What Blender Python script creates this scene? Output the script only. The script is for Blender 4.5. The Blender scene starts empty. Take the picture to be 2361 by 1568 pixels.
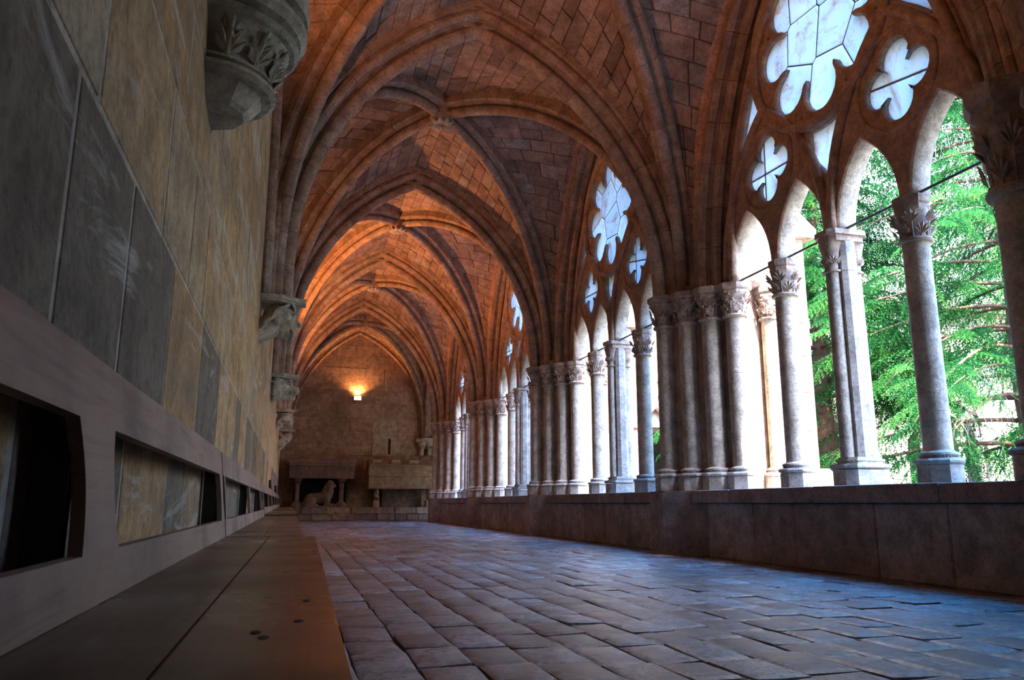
import bpy, bmesh, math, random
import numpy as np
from mathutils import Matrix, Vector
rnd = random.Random(7)
sc = bpy.context.scene
col = sc.collection
PI = math.pi
# ------------------------------------------------------------------ camera, sky, sun, exposure
EYE = (0.0, 0.0, 0.53)
PITCH, YAW = 0.205928, 0.272313
cam_d = bpy.data.cameras.new('camera')
cam_d.sensor_fit = 'HORIZONTAL'; cam_d.sensor_width = 36.0; cam_d.lens = 1800.0/2361.0*36.0
cam_d.clip_start = 0.02; cam_d.clip_end = 300
cam_d.dof.use_dof = True; cam_d.dof.focus_distance = 9.0; cam_d.dof.aperture_fstop = 16.0
cam = bpy.data.objects.new('camera', cam_d); col.objects.link(cam)
cam.location = EYE; cam.rotation_euler = (PI/2+PITCH, 0, -YAW)
sc.camera = cam
world = bpy.data.worlds.new('sky'); sc.world = world; world.use_nodes = True
wn = world.node_tree; bg = wn.nodes['Background']
sky = wn.nodes.new('ShaderNodeTexSky'); sky.sky_type = 'NISHITA'; sky.sun_disc = False
sky.sun_elevation = math.radians(56); sky.sun_rotation = math.radians(168); sky.altitude = 600
hs = wn.nodes.new('ShaderNodeHueSaturation'); hs.inputs['Saturation'].default_value = 1.85; hs.inputs['Value'].default_value = 2.2
wn.links.new(sky.outputs[0], hs.inputs['Color'])
# summer haze: white towards the horizon, blue overhead
wtc = wn.nodes.new('ShaderNodeTexCoord'); wsp = wn.nodes.new('ShaderNodeSeparateXYZ'); wmr = wn.nodes.new('ShaderNodeMapRange'); wmx = wn.nodes.new('ShaderNodeMix')
wmr.interpolation_type = 'SMOOTHSTEP'; wmr.inputs[1].default_value = .25; wmr.inputs[2].default_value = .8
wmx.data_type = 'RGBA'; wmx.inputs[6].default_value = (2.1, 2.2, 2.35, 1)
wn.links.new(wtc.outputs['Generated'], wsp.inputs[0]); wn.links.new(wsp.outputs[2], wmr.inputs[0]); wn.links.new(wmr.outputs[0], wmx.inputs[0])
wn.links.new(hs.outputs[0], wmx.inputs[7]); wn.links.new(wmx.outputs[2], bg.inputs[0]); bg.inputs[1].default_value = 0.6
sun_d = bpy.data.lights.new('sun', 'SUN'); sun_d.energy = 5.5; sun_d.angle = 0.0093; sun_d.color = (1.0, 0.93, 0.82)
sun = bpy.data.objects.new('sun', sun_d); col.objects.link(sun)
SUNV = Vector((0.13, -0.60, 0.86)).normalized()
sun.rotation_euler = SUNV.to_track_quat('Z', 'Y').to_euler()
vs = sc.view_settings
vs.view_transform = 'Standard'; vs.look = 'None'; vs.gamma = 1.0; vs.use_curve_mapping = False
vs.exposure = 3.0
sc.display_settings.display_device = 'sRGB'
try:
    sc.cycles.use_denoising = True
    sc.cycles.max_bounces = 14; sc.cycles.diffuse_bounces = 6; sc.cycles.glossy_bounces = 4
    sc.cycles.transmission_bounces = 6; sc.cycles.sample_clamp_indirect = 8.0
except Exception: pass

# ------------------------------------------------------------------ mesh helpers
class MB:
    def __init__(s): s.v = []; s.f = []; s.t = []
    def add(s, vs, fs, tint=0.5):
        b = len(s.v)
        s.v.extend([tuple(map(float, p)) for p in vs]); s.t.extend([tint]*len(vs))
        s.f.extend([tuple(b+i for i in f) for f in fs]); return s
    def mesh(s, name, smooth=None):
        m = bpy.data.meshes.new(name); m.from_pydata(s.v, [], s.f)
        a = m.attributes.new('tint', 'FLOAT', 'POINT'); a.data.foreach_set('value', np.array(s.t, dtype=np.float32))
        if smooth is not None:
            m.polygons.foreach_set('use_smooth', [True]*len(m.polygons))
            if smooth < 3.1: m.set_sharp_from_angle(angle=smooth)
        m.update(); return m
def link(o, parent=None):
    col.objects.link(o)
    if parent is not None: o.parent = parent
    return o
def obj(name, mb, mat, parent=None, smooth=None, loc=None):
    m = mb.mesh(name, smooth) if isinstance(mb, MB) else mb
    if mat is not None and not m.materials: m.materials.append(mat)
    o = bpy.data.objects.new(name, m)
    if loc is not None: o.location = loc
    return link(o, parent)
def empty(name, loc=(0, 0, 0), rz=0.0):
    o = bpy.data.objects.new(name, None); o.location = loc; o.rotation_euler = (0, 0, rz); o.empty_display_size = 0.2
    return link(o)
def tag(o, label=None, cat=None, group=None, kind=None):
    if label: o['label'] = label
    if cat: o['category'] = cat
    if group: o['group'] = group
    if kind: o['kind'] = kind
    return o
def copy_tree(o, parent=None):
    c = o.copy(); link(c, parent)
    for ch in list(o.children): copy_tree(ch, c)
    return c
def V(*a): return np.array(a, float)
def unit(a): return a/max(np.linalg.norm(a), 1e-9)

def box(mb, x0, x1, y0, y1, z0, z1, bev=0.0, tint=0.5):
    if bev <= 0:
        vs = [(x, y, z) for z in (z0, z1) for y in (y0, y1) for x in (x0, x1)]
        mb.add(vs, [(0, 2, 3, 1), (4, 5, 7, 6), (0, 1, 5, 4), (2, 6, 7, 3), (0, 4, 6, 2), (1, 3, 7, 5)], tint); return
    b = min(bev, (x1-x0)*.45, (y1-y0)*.45, (z1-z0)*.45)
    bm = bmesh.new(); bmesh.ops.create_cube(bm, size=1)
    for v in bm.verts: v.co = ((x0+x1)/2+v.co.x*(x1-x0), (y0+y1)/2+v.co.y*(y1-y0), (z0+z1)/2+v.co.z*(z1-z0))
    bmesh.ops.bevel(bm, geom=bm.edges[:], offset=b, segments=2, profile=.6, affect='EDGES')
    bm.verts.index_update()
    mb.add([v.co[:] for v in bm.verts], [tuple(v.index for v in f.verts) for f in bm.faces], tint); bm.free()
def prism(mb, poly, h0, h1, fn, tint=0.5):
    """poly: 2d points (ccw), fn(u, v, h) -> xyz"""
    n = len(poly)
    vs = [fn(p[0], p[1], h0) for p in poly]+[fn(p[0], p[1], h1) for p in poly]
    fs = [tuple(range(n-1, -1, -1)), tuple(range(n, 2*n))]+[(i, (i+1) % n, n+(i+1) % n, n+i) for i in range(n)]
    mb.add(vs, fs, tint)
def lathe(mb, prof, n=24, a0=0.0, a1=2*PI, c=(0, 0, 0), tint=0.5, sx=1.0, sy=1.0, cap=True):
    full = abs(a1-a0-2*PI) < 1e-6
    m = n if full else n+1
    vs = []
    for r, z in prof:
        for i in range(m):
            a = a0+(a1-a0)*i/n
            vs.append((c[0]+r*math.cos(a)*sx, c[1]+r*math.sin(a)*sy, c[2]+z))
    fs = []
    for j in range(len(prof)-1):
        for i in range(n):
            k = (i+1) % m
            fs.append((j*m+i, j*m+k, (j+1)*m+k, (j+1)*m+i))
    if cap:
        fs.append(tuple(range(m-1, -1, -1))); fs.append(tuple((len(prof)-1)*m+i for i in range(m)))
    mb.add(vs, fs, tint)
def frames(path):
    P = [np.asarray(p, float) for p in path]
    out = []
    up = None
    for i in range(len(P)):
        t = unit(P[min(i+1, len(P)-1)]-P[max(i-1, 0)])
        if up is None:
            up = V(0, 0, 1) if abs(t[2]) < .9 else V(1, 0, 0)
        b = unit(np.cross(t, up)); n = np.cross(b, t); up = n
        out.append((P[i], b, n))
    return out
def tube(mb, path, r, k=8, tint=0.5, closed=False):
    fr = frames(path); n = len(fr); vs = []
    for i, (p, b, nn) in enumerate(fr):
        rr = r[i] if hasattr(r, '__len__') else r
        for j in range(k):
            a = 2*PI*j/k
            vs.append(p+b*math.cos(a)*rr+nn*math.sin(a)*rr)
    fs = [(i*k+j, i*k+(j+1) % k, (i+1)*k+(j+1) % k, (i+1)*k+j) for i in range(n-1) for j in range(k)]
    if closed: fs += [((n-1)*k+j, (n-1)*k+(j+1) % k, (j+1) % k, j) for j in range(k)]
    else: fs += [tuple(range(k-1, -1, -1)), tuple((n-1)*k+j for j in range(k))]
    mb.add(vs, fs, tint)
def half_arc(S, A, zs, n=22):
    """from springing S straight up to zs, then a quarter-ish arc to apex A"""
    S = V(*S); A = V(*A)
    dv = V(A[0]-S[0], A[1]-S[1], 0); d = np.linalg.norm(dv); u = dv/d; h = A[2]-zs
    pts = []
    if zs > S[2]+.01: pts += [V(S[0], S[1], S[2]+(zs-S[2])*i/3) for i in range(3)]
    for i in range(n+1):
        if h >= d:
            R = (d*d+h*h)/(2*d); am = math.asin(min(1, h/R)); a = am*i/n
            x, z = R-R*math.cos(a), R*math.sin(a)
        else:
            a = PI/2*i/n; x, z = d*(1-math.cos(a)), h*math.sin(a)
        pts.append(S*V(1, 1, 0)+u*x+V(0, 0, zs+z))
    return pts
def arc_frames(pts, side, n_hint=None):
    """tangent frames in the vertical plane of the arc: (p, side, outward normal)"""
    side = unit(V(*side)); out = []
    for i in range(len(pts)):
        t = unit(pts[min(i+1, len(pts)-1)]-pts[max(i-1, 0)])
        nn = unit(np.cross(side, t)); out.append([pts[i], side, nn])
    return out
def resample(pts, n):
    P = np.array(pts); L = np.concatenate([[0], np.cumsum(np.linalg.norm(np.diff(P, axis=0), axis=1))])
    s = np.linspace(0, L[-1], n)
    return [V(*[np.interp(x, L, P[:, k]) for k in range(3)]) for x in s], L[-1]
def sweep(mb, fr, prof, tint=0.5, caps=True):
    n = len(fr); k = len(prof)
    vs = [p+b*q[0]+nn*q[1] for p, b, nn in fr for q in prof]
    fs = [(i*k+j, i*k+(j+1) % k, (i+1)*k+(j+1) % k, (i+1)*k+j) for i in range(n-1) for j in range(k)]
    if caps: fs += [tuple(range(k-1, -1, -1)), tuple((n-1)*k+j for j in range(k))]
    mb.add(vs, fs, tint)
def stone(mb, q, nrm, th=0.08, bev=0.014, tint=0.5, jit=0.004, gap=0.006):
    """dressed block on a quad q (4 points, in order), face towards nrm"""
    q = [np.asarray(p, float) for p in q]; c = sum(q)/4; n = unit(np.asarray(nrm, float))
    f = rnd.uniform(-jit, jit)
    def pull(p, d):
        v = c-p; L = np.linalg.norm(v); return p+v*min(.45, d/max(L, 1e-6)*1.3)
    top = [pull(p, gap+bev)+n*f for p in q]; mid = [pull(p, gap)+n*(f-bev) for p in q]; bot = [p-n*th for p in mid]
    fs = [(0, 1, 2, 3)]
    for i in range(4):
        j = (i+1) % 4
        fs += [(4+i, 4+j, j, i), (8+i, 8+j, 4+j, 4+i)]
    w = np.cross(q[1]-q[0], q[3]-q[0])
    if np.dot(w, n) < 0: fs = [tuple(reversed(f_)) for f_ in fs]
    mb.add(top+mid+bot, fs, tint)
def leaf(mb, base, out, up, size, tint=0.5, lobes=5, curl=.25):
    """carved palmate leaf: ridged lobes fanned in the plane (side, up), lifted along out"""
    out = unit(V(*out)); up = unit(V(*up)); side = np.cross(up, out); base = V(*base)
    for i in range(lobes):
        a = (i-(lobes-1)/2)*(2.1/lobes)
        d = unit(up*math.cos(a)+side*math.sin(a)); e = np.cross(d, out)
        L = size*(1.0-.22*abs(i-(lobes-1)/2)/((lobes-1)/2))
        r = base; tip = base+d*L+out*size*curl; m = base+d*L*.6+out*size*.18
        l = base+d*L*.55+e*L*.2; rr = base+d*L*.55-e*L*.2
        mb.add([r, l, tip, rr, m], [(0, 4, 1), (1, 4, 2), (2, 4, 3), (3, 4, 0), (0, 1, 2, 3)], tint)
def blob(name, parts, mat, parent=None, voxel=0.02, smooth_it=3, loc=None):
    """one continuous carved surface from ellipsoids / capsules (voxel remesh)"""
    bm = bmesh.new()
    for p in parts:
        if p[0] == 'e':
            _, c, r, rot = p if len(p) == 4 else (*p, (0, 0, 0))
            M = Matrix.Translation(c) @ (Matrix.Rotation(rot[2], 4, 'Z') @ Matrix.Rotation(rot[1], 4, 'Y') @ Matrix.Rotation(rot[0], 4, 'X')) @ Matrix.Diagonal((*r, 1))
            bmesh.ops.create_icosphere(bm, subdivisions=2, radius=1, matrix=M)
        else:
            _, a, b, ra, rb = p
            a = Vector(a); b = Vector(b); d = b-a
            M = Matrix.Translation((a+b)/2) @ d.to_track_quat('Z', 'Y').to_matrix().to_4x4()
            bmesh.ops.create_cone(bm, cap_ends=True, segments=12, radius1=ra, radius2=rb, depth=d.length, matrix=M)
            bmesh.ops.create_icosphere(bm, subdivisions=2, radius=ra, matrix=Matrix.Translation(a))
            bmesh.ops.create_icosphere(bm, subdivisions=2, radius=rb, matrix=Matrix.Translation(b))
    m = bpy.data.meshes.new(name); bm.to_mesh(m); bm.free()
    o = bpy.data.objects.new(name, m); col.objects.link(o)
    md = o.modifiers.new('r', 'REMESH'); md.mode = 'VOXEL'; md.voxel_size = voxel
    if smooth_it:
        ms = o.modifiers.new('s', 'SMOOTH'); ms.iterations = smooth_it; ms.factor = .5
    dg = bpy.context.evaluated_depsgraph_get()
    m2 = bpy.data.meshes.new_from_object(o.evaluated_get(dg)); m2.name = name
    o.modifiers.clear(); o.data = m2; bpy.data.meshes.remove(m)
    m2.polygons.foreach_set('use_smooth', [True]*len(m2.polygons))
    a = m2.attributes.new('tint', 'FLOAT', 'POINT'); a.data.foreach_set('value', np.full(len(m2.vertices), .5, dtype=np.float32))
    m2.materials.clear(); m2.materials.append(mat)
    if loc is not None: o.location = loc
    if parent is not None: o.parent = parent
    return o

# ------------------------------------------------------------------ materials
def new_mat(name):
    m = bpy.data.materials.new(name); m.use_nodes = True
    return m, m.node_tree, m.node_tree.nodes['Principled BSDF']
def node(nt, t, **kw):
    n = nt.nodes.new(t)
    for k, v in kw.items():
        if k in n.inputs.keys(): n.inputs[k].default_value = v
        else: setattr(n, k, v)
    return n
def ramp(nt, stops, src):
    r = nt.nodes.new('ShaderNodeValToRGB'); e = r.color_ramp.elements
    while len(e) < len(stops): e.new(.5)
    for el, (p, c) in zip(e, stops): el.position = p; el.color = (*c, 1)
    nt.links.new(src, r.inputs[0]); return r.outputs[0]
def mix(nt, a, b, fac, mode='MIX'):
    n = nt.nodes.new('ShaderNodeMix'); n.data_type = 'RGBA'; n.blend_type = mode
    for s, i in ((fac, 0), (a, 6), (b, 7)):
        if hasattr(s, 'is_linked'): nt.links.new(s, n.inputs[i])
        else: n.inputs[i].default_value = s if i == 0 else (*s, 1)
    return n.outputs[2]
def maprange(nt, src, a, b, c=0., d=1.):
    n = nt.nodes.new('ShaderNodeMapRange'); n.inputs[1].default_value = a; n.inputs[2].default_value = b
    n.inputs[3].default_value = c; n.inputs[4].default_value = d
    nt.links.new(src, n.inputs[0]); return n.outputs[0]
def noise(nt, vec, scale, detail=5, rough=.6, dist=0.):
    n = node(nt, 'ShaderNodeTexNoise'); n.inputs['Scale'].default_value = scale; n.inputs['Detail'].default_value = detail
    n.inputs['Roughness'].default_value = rough; n.inputs['Distortion'].default_value = dist
    nt.links.new(vec, n.inputs['Vector']); return n.outputs[0]
def wpos(nt, scale=(1, 1, 1), rot=(0, 0, 0)):
    g = nt.nodes.new('ShaderNodeNewGeometry'); mp = nt.nodes.new('ShaderNodeMapping')
    mp.inputs['Scale'].default_value = scale; mp.inputs['Rotation'].default_value = rot
    nt.links.new(g.outputs['Position'], mp.inputs[0]); return mp.outputs[0]
def stone_mat(name, stops, stain=(.12, .1, .08), stain_amt=.5, stain_scale=1.2, rough=.85, bump=.35, grain=60, pits=True, streak=None, spec=.3, pale=None, pale_amt=.4):
    m, nt, p = new_mat(name)
    at = node(nt, 'ShaderNodeAttribute'); at.attribute_name = 'tint'
    c = ramp(nt, stops, at.outputs['Fac'])
    pos = wpos(nt)
    n1 = noise(nt, pos, 7, 6, .65)
    c = mix(nt, c, mix(nt, (.45, .42, .4), (1.2, 1.2, 1.2), maprange(nt, n1, .32, .62)), .75, 'MULTIPLY')
    n1b = noise(nt, pos, 34, 5, .7)
    c = mix(nt, c, mix(nt, (.5, .48, .46), (1.15, 1.15, 1.15), maprange(nt, n1b, .36, .56)), .55, 'MULTIPLY')
    n2 = noise(nt, pos if streak is None else wpos(nt, streak), stain_scale, 7, .62, .4)
    c = mix(nt, c, stain, maprange(nt, n2, .48, .7, 0, stain_amt))
    if pale:
        n3 = noise(nt, wpos(nt, (1.3, .8, 1) if streak is None else streak), stain_scale*2.3, 8, .7, .8)
        c = mix(nt, c, pale, maprange(nt, n3, .56, .7, 0, pale_amt))
    nt.links.new(c, p.inputs['Base Color'])
    p.inputs['Roughness'].default_value = rough; p.inputs['Specular IOR Level'].default_value = spec
    nb = noise(nt, pos, grain, 6, .7)
    h = nb
    if pits:
        vo = node(nt, 'ShaderNodeTexVoronoi'); vo.inputs['Scale'].default_value = 28; nt.links.new(pos, vo.inputs['Vector'])
        pt = maprange(nt, vo.outputs['Distance'], .05, .22)
        ad = node(nt, 'ShaderNodeMath'); ad.operation = 'MULTIPLY_ADD'; ad.inputs[1].default_value = .5
        nt.links.new(pt, ad.inputs[0]); nt.links.new(nb, ad.inputs[2]); h = ad.outputs[0]
    ad2 = node(nt, 'ShaderNodeMath'); ad2.operation = 'MULTIPLY_ADD'; ad2.inputs[1].default_value = 2.2
    nt.links.new(noise(nt, pos, 9, 3), ad2.inputs[0]); nt.links.new(h, ad2.inputs[2])
    bp = node(nt, 'ShaderNodeBump'); bp.inputs['Strength'].default_value = min(1, bump*1.7); bp.inputs['Distance'].default_value = .012
    nt.links.new(ad2.outputs[0], bp.inputs['Height']); nt.links.new(bp.outputs[0], p.inputs['Normal'])
    return m
M = {}
M['web'] = stone_mat('vault_stone', [(0, (.25, .18, .14)), (.3, (.38, .255, .19)), (.6, (.46, .32, .245)), (.85, (.45, .35, .28)), (1, (.38, .35, .32))], stain=(.10, .075, .06), stain_amt=.7, stain_scale=1.6, pale=(.50, .42, .36), pale_amt=.35)
M['mortar'] = stone_mat('mortar', [(0, (.20, .145, .11)), (1, (.24, .17, .13))], pits=False)
M['plaster'] = stone_mat('pink_plaster', [(0, (.60, .34, .23)), (1, (.60, .34, .23))], stain_amt=.2, pits=False)
M['rib'] = stone_mat('rib_stone', [(0, (.36, .235, .165)), (.5, (.45, .31, .225)), (1, (.44, .36, .29))], stain=(.13, .09, .065), stain_amt=.6, stain_scale=2.0, pale=(.52, .43, .35), pale_amt=.3)
M['tracery'] = stone_mat('tracery_stone', [(0, (.42, .27, .185)), (1, (.45, .29, .2))], stain=(.2, .125, .085), stain_amt=.5, pits=True, bump=.2)
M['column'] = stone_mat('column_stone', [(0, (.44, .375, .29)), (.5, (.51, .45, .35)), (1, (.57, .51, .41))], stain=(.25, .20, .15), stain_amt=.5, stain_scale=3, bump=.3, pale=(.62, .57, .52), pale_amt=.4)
M['newstone'] = stone_mat('pale_base_stone', [(0, (.43, .39, .33)), (1, (.48, .44, .38))], stain=(.30, .25, .2), stain_amt=.35, stain_scale=4, bump=.2)
M['capital'] = stone_mat('capital_stone', [(0, (.46, .34, .26)), (1, (.52, .42, .34))], stain=(.2, .14, .11), stain_amt=.5, stain_scale=5)
M['parapet'] = stone_mat('parapet_stone', [(0, (.24, .18, .15)), (.5, (.31, .24, .205)), (1, (.34, .29, .26))], stain=(.12, .10, .10), stain_amt=.75, stain_scale=1.8, pale=(.42, .36, .32), pale_amt=.3)
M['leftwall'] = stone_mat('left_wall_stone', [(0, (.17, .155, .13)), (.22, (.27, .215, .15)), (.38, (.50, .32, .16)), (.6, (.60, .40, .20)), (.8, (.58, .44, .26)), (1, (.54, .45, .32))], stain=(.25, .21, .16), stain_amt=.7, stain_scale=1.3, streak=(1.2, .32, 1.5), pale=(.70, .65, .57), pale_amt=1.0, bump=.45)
M['leftmortar'] = stone_mat('left_wall_mortar', [(0, (.60, .52, .43)), (1, (.64, .56, .47))], stain=(.2, .17, .13), stain_amt=.5, pits=False)
M['endwall'] = stone_mat('end_wall_stone', [(0, (.38, .28, .20)), (.4, (.48, .36, .26)), (.7, (.54, .42, .30)), (1, (.53, .46, .35))], stain=(.17, .11, .06), stain_amt=.8, stain_scale=.9, pale=(.66, .54, .33), pale_amt=.65)
M['patch'] = stone_mat('plaster_patch', [(0, (.55, .47, .36)), (1, (.55, .47, .36))], stain_amt=.2, pits=False, bump=.15)
M['tomb'] = stone_mat('sarcophagus_stone', [(0, (.33, .235, .165)), (.5, (.40, .30, .20)), (1, (.47, .37, .25))], stain=(.17, .12, .085), stain_amt=.6, stain_scale=2.4)
M['tombdark'] = stone_mat('dark_sarcophagus_stone', [(0, (.22, .165, .13)), (1, (.36, .25, .185))], stain=(.1, .08, .06), stain_amt=.6, stain_scale=2)
M['corbel'] = stone_mat('corbel_stone', [(0, (.54, .49, .38)), (1, (.60, .54, .43))], stain=(.3, .28, .22), stain_amt=.4, stain_scale=5)
M['floor'] = stone_mat('floor_tile', [(0, (.13, .095, .082)), (.4, (.25, .17, .14)), (.7, (.34, .26, .225)), (1, (.36, .33, .31))], stain=(.10, .08, .078), stain_amt=.75, stain_scale=3.5, rough=.27, bump=.42, grain=45, pits=False, spec=.9, pale=(.44, .41, .39), pale_amt=.45)
M['grout'] = stone_mat('floor_joint', [(0, (.07, .055, .048)), (1, (.09, .07, .06))], rough=.9, pits=False)
M['sunstone'] = stone_mat('garden_wall_stone', [(0, (.56, .38, .28)), (.5, (.64, .48, .37)), (1, (.66, .55, .46))], stain=(.42, .27, .2), stain_amt=.4, stain_scale=1.5)
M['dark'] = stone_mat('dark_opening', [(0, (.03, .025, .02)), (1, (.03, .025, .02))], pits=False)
M['ochre'] = stone_mat('ochre_render', [(0, (.68, .5, .27)), (1, (.68, .5, .27))], stain_amt=.2, pits=False)
# floor roughness varied by wear
def wood(name, a, b, rough=.45, axis='Y'):
    m, nt, p = new_mat(name)
    pos = wpos(nt, (14, .9, 14)); n = noise(nt, pos, 1.6, 8, .65, 1.2)
    c = ramp(nt, [(.3, a), (.5, b), (.62, tuple(x*.8 for x in b)), (.75, a)], n)
    n2 = noise(nt, wpos(nt), 2.2, 5); c = mix(nt, c, tuple(x*.5 for x in a), maprange(nt, n2, .5, .72, 0, .55))
    nt.links.new(c, p.inputs['Base Color']); p.inputs['Roughness'].default_value = rough
    bp = node(nt, 'ShaderNodeBump'); bp.inputs['Strength'].default_value = .18; bp.inputs['Distance'].default_value = .004
    nt.links.new(n, bp.inputs['Height']); nt.links.new(bp.outputs[0], p.inputs['Normal']); nt.links.new(maprange(nt, n2, .3, .7, rough-.06, rough+.16), p.inputs['Roughness']); return m
M['wood'] = wood('bench_back_wood', (.12, .078, .058), (.235, .155, .118), .5)
M['seatwood'] = wood('bench_seat_wood', (.035, .023, .015), (.12, .078, .045), .27)
M['knot'] = wood('knot_and_post_shade', (.015, .011, .008), (.02, .015, .01), .7)
def plain(name, c, rough=.6, metal=0., emit=None, es=0.):
    m, nt, p = new_mat(name)
    n = noise(nt, wpos(nt), 20, 3); cc = mix(nt, c, tuple(x*.75 for x in c), n)
    nt.links.new(cc, p.inputs['Base Color']); p.inputs['Roughness'].default_value = rough; p.inputs['Metallic'].default_value = metal
    if emit: p.inputs['Emission Color'].default_value = (*emit, 1); p.inputs['Emission Strength'].default_value = es
    return m
M['iron'] = plain('iron', (.12, .11, .11), .5, .7)
M['lampglass'] = plain('lit_lamp_glass', (.8, .6, .3), .4, 0, (1.0, .66, .25), 1.6)
M['lampbox'] = plain('lamp_housing', (.42, .38, .25), .5)
M['putty'] = plain('putty', (.20, .12, .06), .8)
M['bark'] = stone_mat('spruce_bark', [(0, (.22, .11, .06)), (1, (.30, .16, .09))], stain=(.08, .05, .03), stain_scale=9, stain_amt=.7, bump=.8)
M['twig'] = plain('dead_twig', (.30, .22, .18), .9)
M['grass'] = stone_mat('lawn', [(0, (.12, .2, .05)), (1, (.12, .2, .05))], stain=(.3, .25, .14), stain_scale=1.2, stain_amt=.6, pits=False)
M['gravel'] = stone_mat('gravel_path', [(0, (.62, .52, .4)), (1, (.62, .52, .4))], stain_amt=.2)
M['rooftile'] = stone_mat('roof_tile', [(0, (.38, .2, .12)), (1, (.5, .3, .19))], stain_amt=.4)
def alabaster():
    m, nt, p = new_mat('alabaster')
    pos = wpos(nt)
    n = noise(nt, pos, 2.6, 8, .7, 1.5)
    at = node(nt, 'ShaderNodeAttribute'); at.attribute_name = 'tint'
    base = ramp(nt, [(0, (.50, .53, .57)), (1, (.60, .62, .64))], at.outputs['Fac'])
    c = mix(nt, base, (.40, .20, .07), maprange(nt, n, .54, .70, 0, .95))
    wv = noise(nt, pos, .9, 6, .6, 2.0); vein = ramp(nt, [(.49, (0, 0, 0)), (.5, (.4, .4, .4)), (.51, (0, 0, 0))], wv)
    c = mix(nt, c, (.27, .15, .07), vein)
    tr = node(nt, 'ShaderNodeBsdfTranslucent'); nt.links.new(c, tr.inputs['Color'])
    df = node(nt, 'ShaderNodeBsdfDiffuse'); nt.links.new(c, df.inputs['Color'])
    ms = node(nt, 'ShaderNodeMixShader'); ms.inputs[0].default_value = .2
    nt.links.new(tr.outputs[0], ms.inputs[1]); nt.links.new(df.outputs[0], ms.inputs[2])
    nt.links.new(ms.outputs[0], nt.nodes['Material Output'].inputs[0]); return m
M['alabaster'] = alabaster()
def needles():
    m, nt, p = new_mat('spruce_needle')
    at = node(nt, 'ShaderNodeAttribute'); at.attribute_name = 'tint'
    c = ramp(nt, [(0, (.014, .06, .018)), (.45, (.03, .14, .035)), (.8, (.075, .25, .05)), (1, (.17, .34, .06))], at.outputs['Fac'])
    tr = node(nt, 'ShaderNodeBsdfTranslucent'); nt.links.new(c, tr.inputs['Color'])
    df = node(nt, 'ShaderNodeBsdfDiffuse'); nt.links.new(c, df.inputs['Color'])
    ms = node(nt, 'ShaderNodeMixShader'); ms.inputs[0].default_value = .65
    nt.links.new(tr.outputs[0], ms.inputs[1]); nt.links.new(df.outputs[0], ms.inputs[2])
    nt.links.new(ms.outputs[0], nt.nodes['Material Output'].inputs[0]); return m
M['needle'] = needles()

# ------------------------------------------------------------------ key dimensions
WL = -0.378                      # face of the left wall
PY = [3.03, 7.92, 12.81, 17.70, 22.60]   # pier centres along the walk
ENDY = 27.2
PT = 0.66                        # parapet top
CT = 2.83                        # capital top
BAYC = [(PY[i]+PY[i+1])/2 for i in range(4)]
ZA = [5.74, 5.78, 5.88, 5.97, 6.05]      # transverse arch soffit apex
ZB = [5.93, 5.98, 6.04, 6.10]           # boss soffits
ORD = ['nearest', 'second', 'third', 'fourth']
PIER = ['pier cut by the right edge', 'nearest whole pier', 'second whole pier', 'third whole pier', 'farthest pier']

# ------------------------------------------------------------------ floor
fl = MB(); box(fl, -.6, 14, -4, 28, -.2, -.012)
floor = tag(obj('floor', fl, M['grout']), kind='structure')
far = MB(); cnt = 0
tiles = []
x = WL+.02; row = 0
while x < 4.2:
    w = rnd.uniform(.185, .215); y = 1.5+rnd.uniform(0, .34)
    while y < 27.3:
        L = rnd.uniform(.27, .36); tiles.append((x, y, w, L)); y += L
    x += w; row += 1
tiles = [t for t in tiles if not (t[1] > 26.0)]
tiles.sort(key=lambda t: t[1]+abs(t[0]-2)*.3 if t[0] > .1 else 99+t[1])
def tile_mb(x, y, w, L):
    mb = MB(); g = .002+rnd.uniform(0, .004)
    x0, x1, y0, y1 = x+g, x+w-g, y+g, y+L-g
    lift = rnd.uniform(-.003, .004); tx, ty = rnd.gauss(0, .007), rnd.gauss(0, .007); sag = rnd.uniform(0, .004)
    sk = rnd.gauss(0, .006)
    us = [0, .09, .5, .91, 1]; vs = []
    for b in us:
        for a in us:
            e = min(a, 1-a)*w; f = min(b, 1-b)*L
            edge = -.007*max(0, 1-min(e, f)/.014)
            z = lift+tx*(a-.5)*w*2+ty*(b-.5)*L*2+edge-sag*(1-((a-.5)**2+(b-.5)**2)*4)*.7
            vs.append((x0+(x1-x0)*a+sk*(b-.5), y0+(y1-y0)*b+sk*(a-.5), z))
    fs = [(j*5+i, j*5+i+1, (j+1)*5+i+1, (j+1)*5+i) for j in range(4) for i in range(4)]
    per = [0, 1, 2, 3, 4, 9, 14, 19, 24, 23, 22, 21, 20, 15, 10, 5]
    b = len(vs); vs += [(vs[i][0], vs[i][1], -.03) for i in per]
    fs += [(per[(i+1) % 16], per[i], b+i, b+(i+1) % 16) for i in range(16)]
    mb.add(vs, fs, min(1, max(0, rnd.gauss(.5, .27)))); return mb
for i, t in enumerate(tiles):
    mb = tile_mb(*t)
    if i < 300: obj('tile', mb, M['floor'], floor, smooth=.9)
    else: far.add(mb.v, mb.f); far.t[-len(mb.v):] = mb.t
tag(obj('tile_field', far, M['floor'], floor, smooth=.9), kind='stuff')

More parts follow.
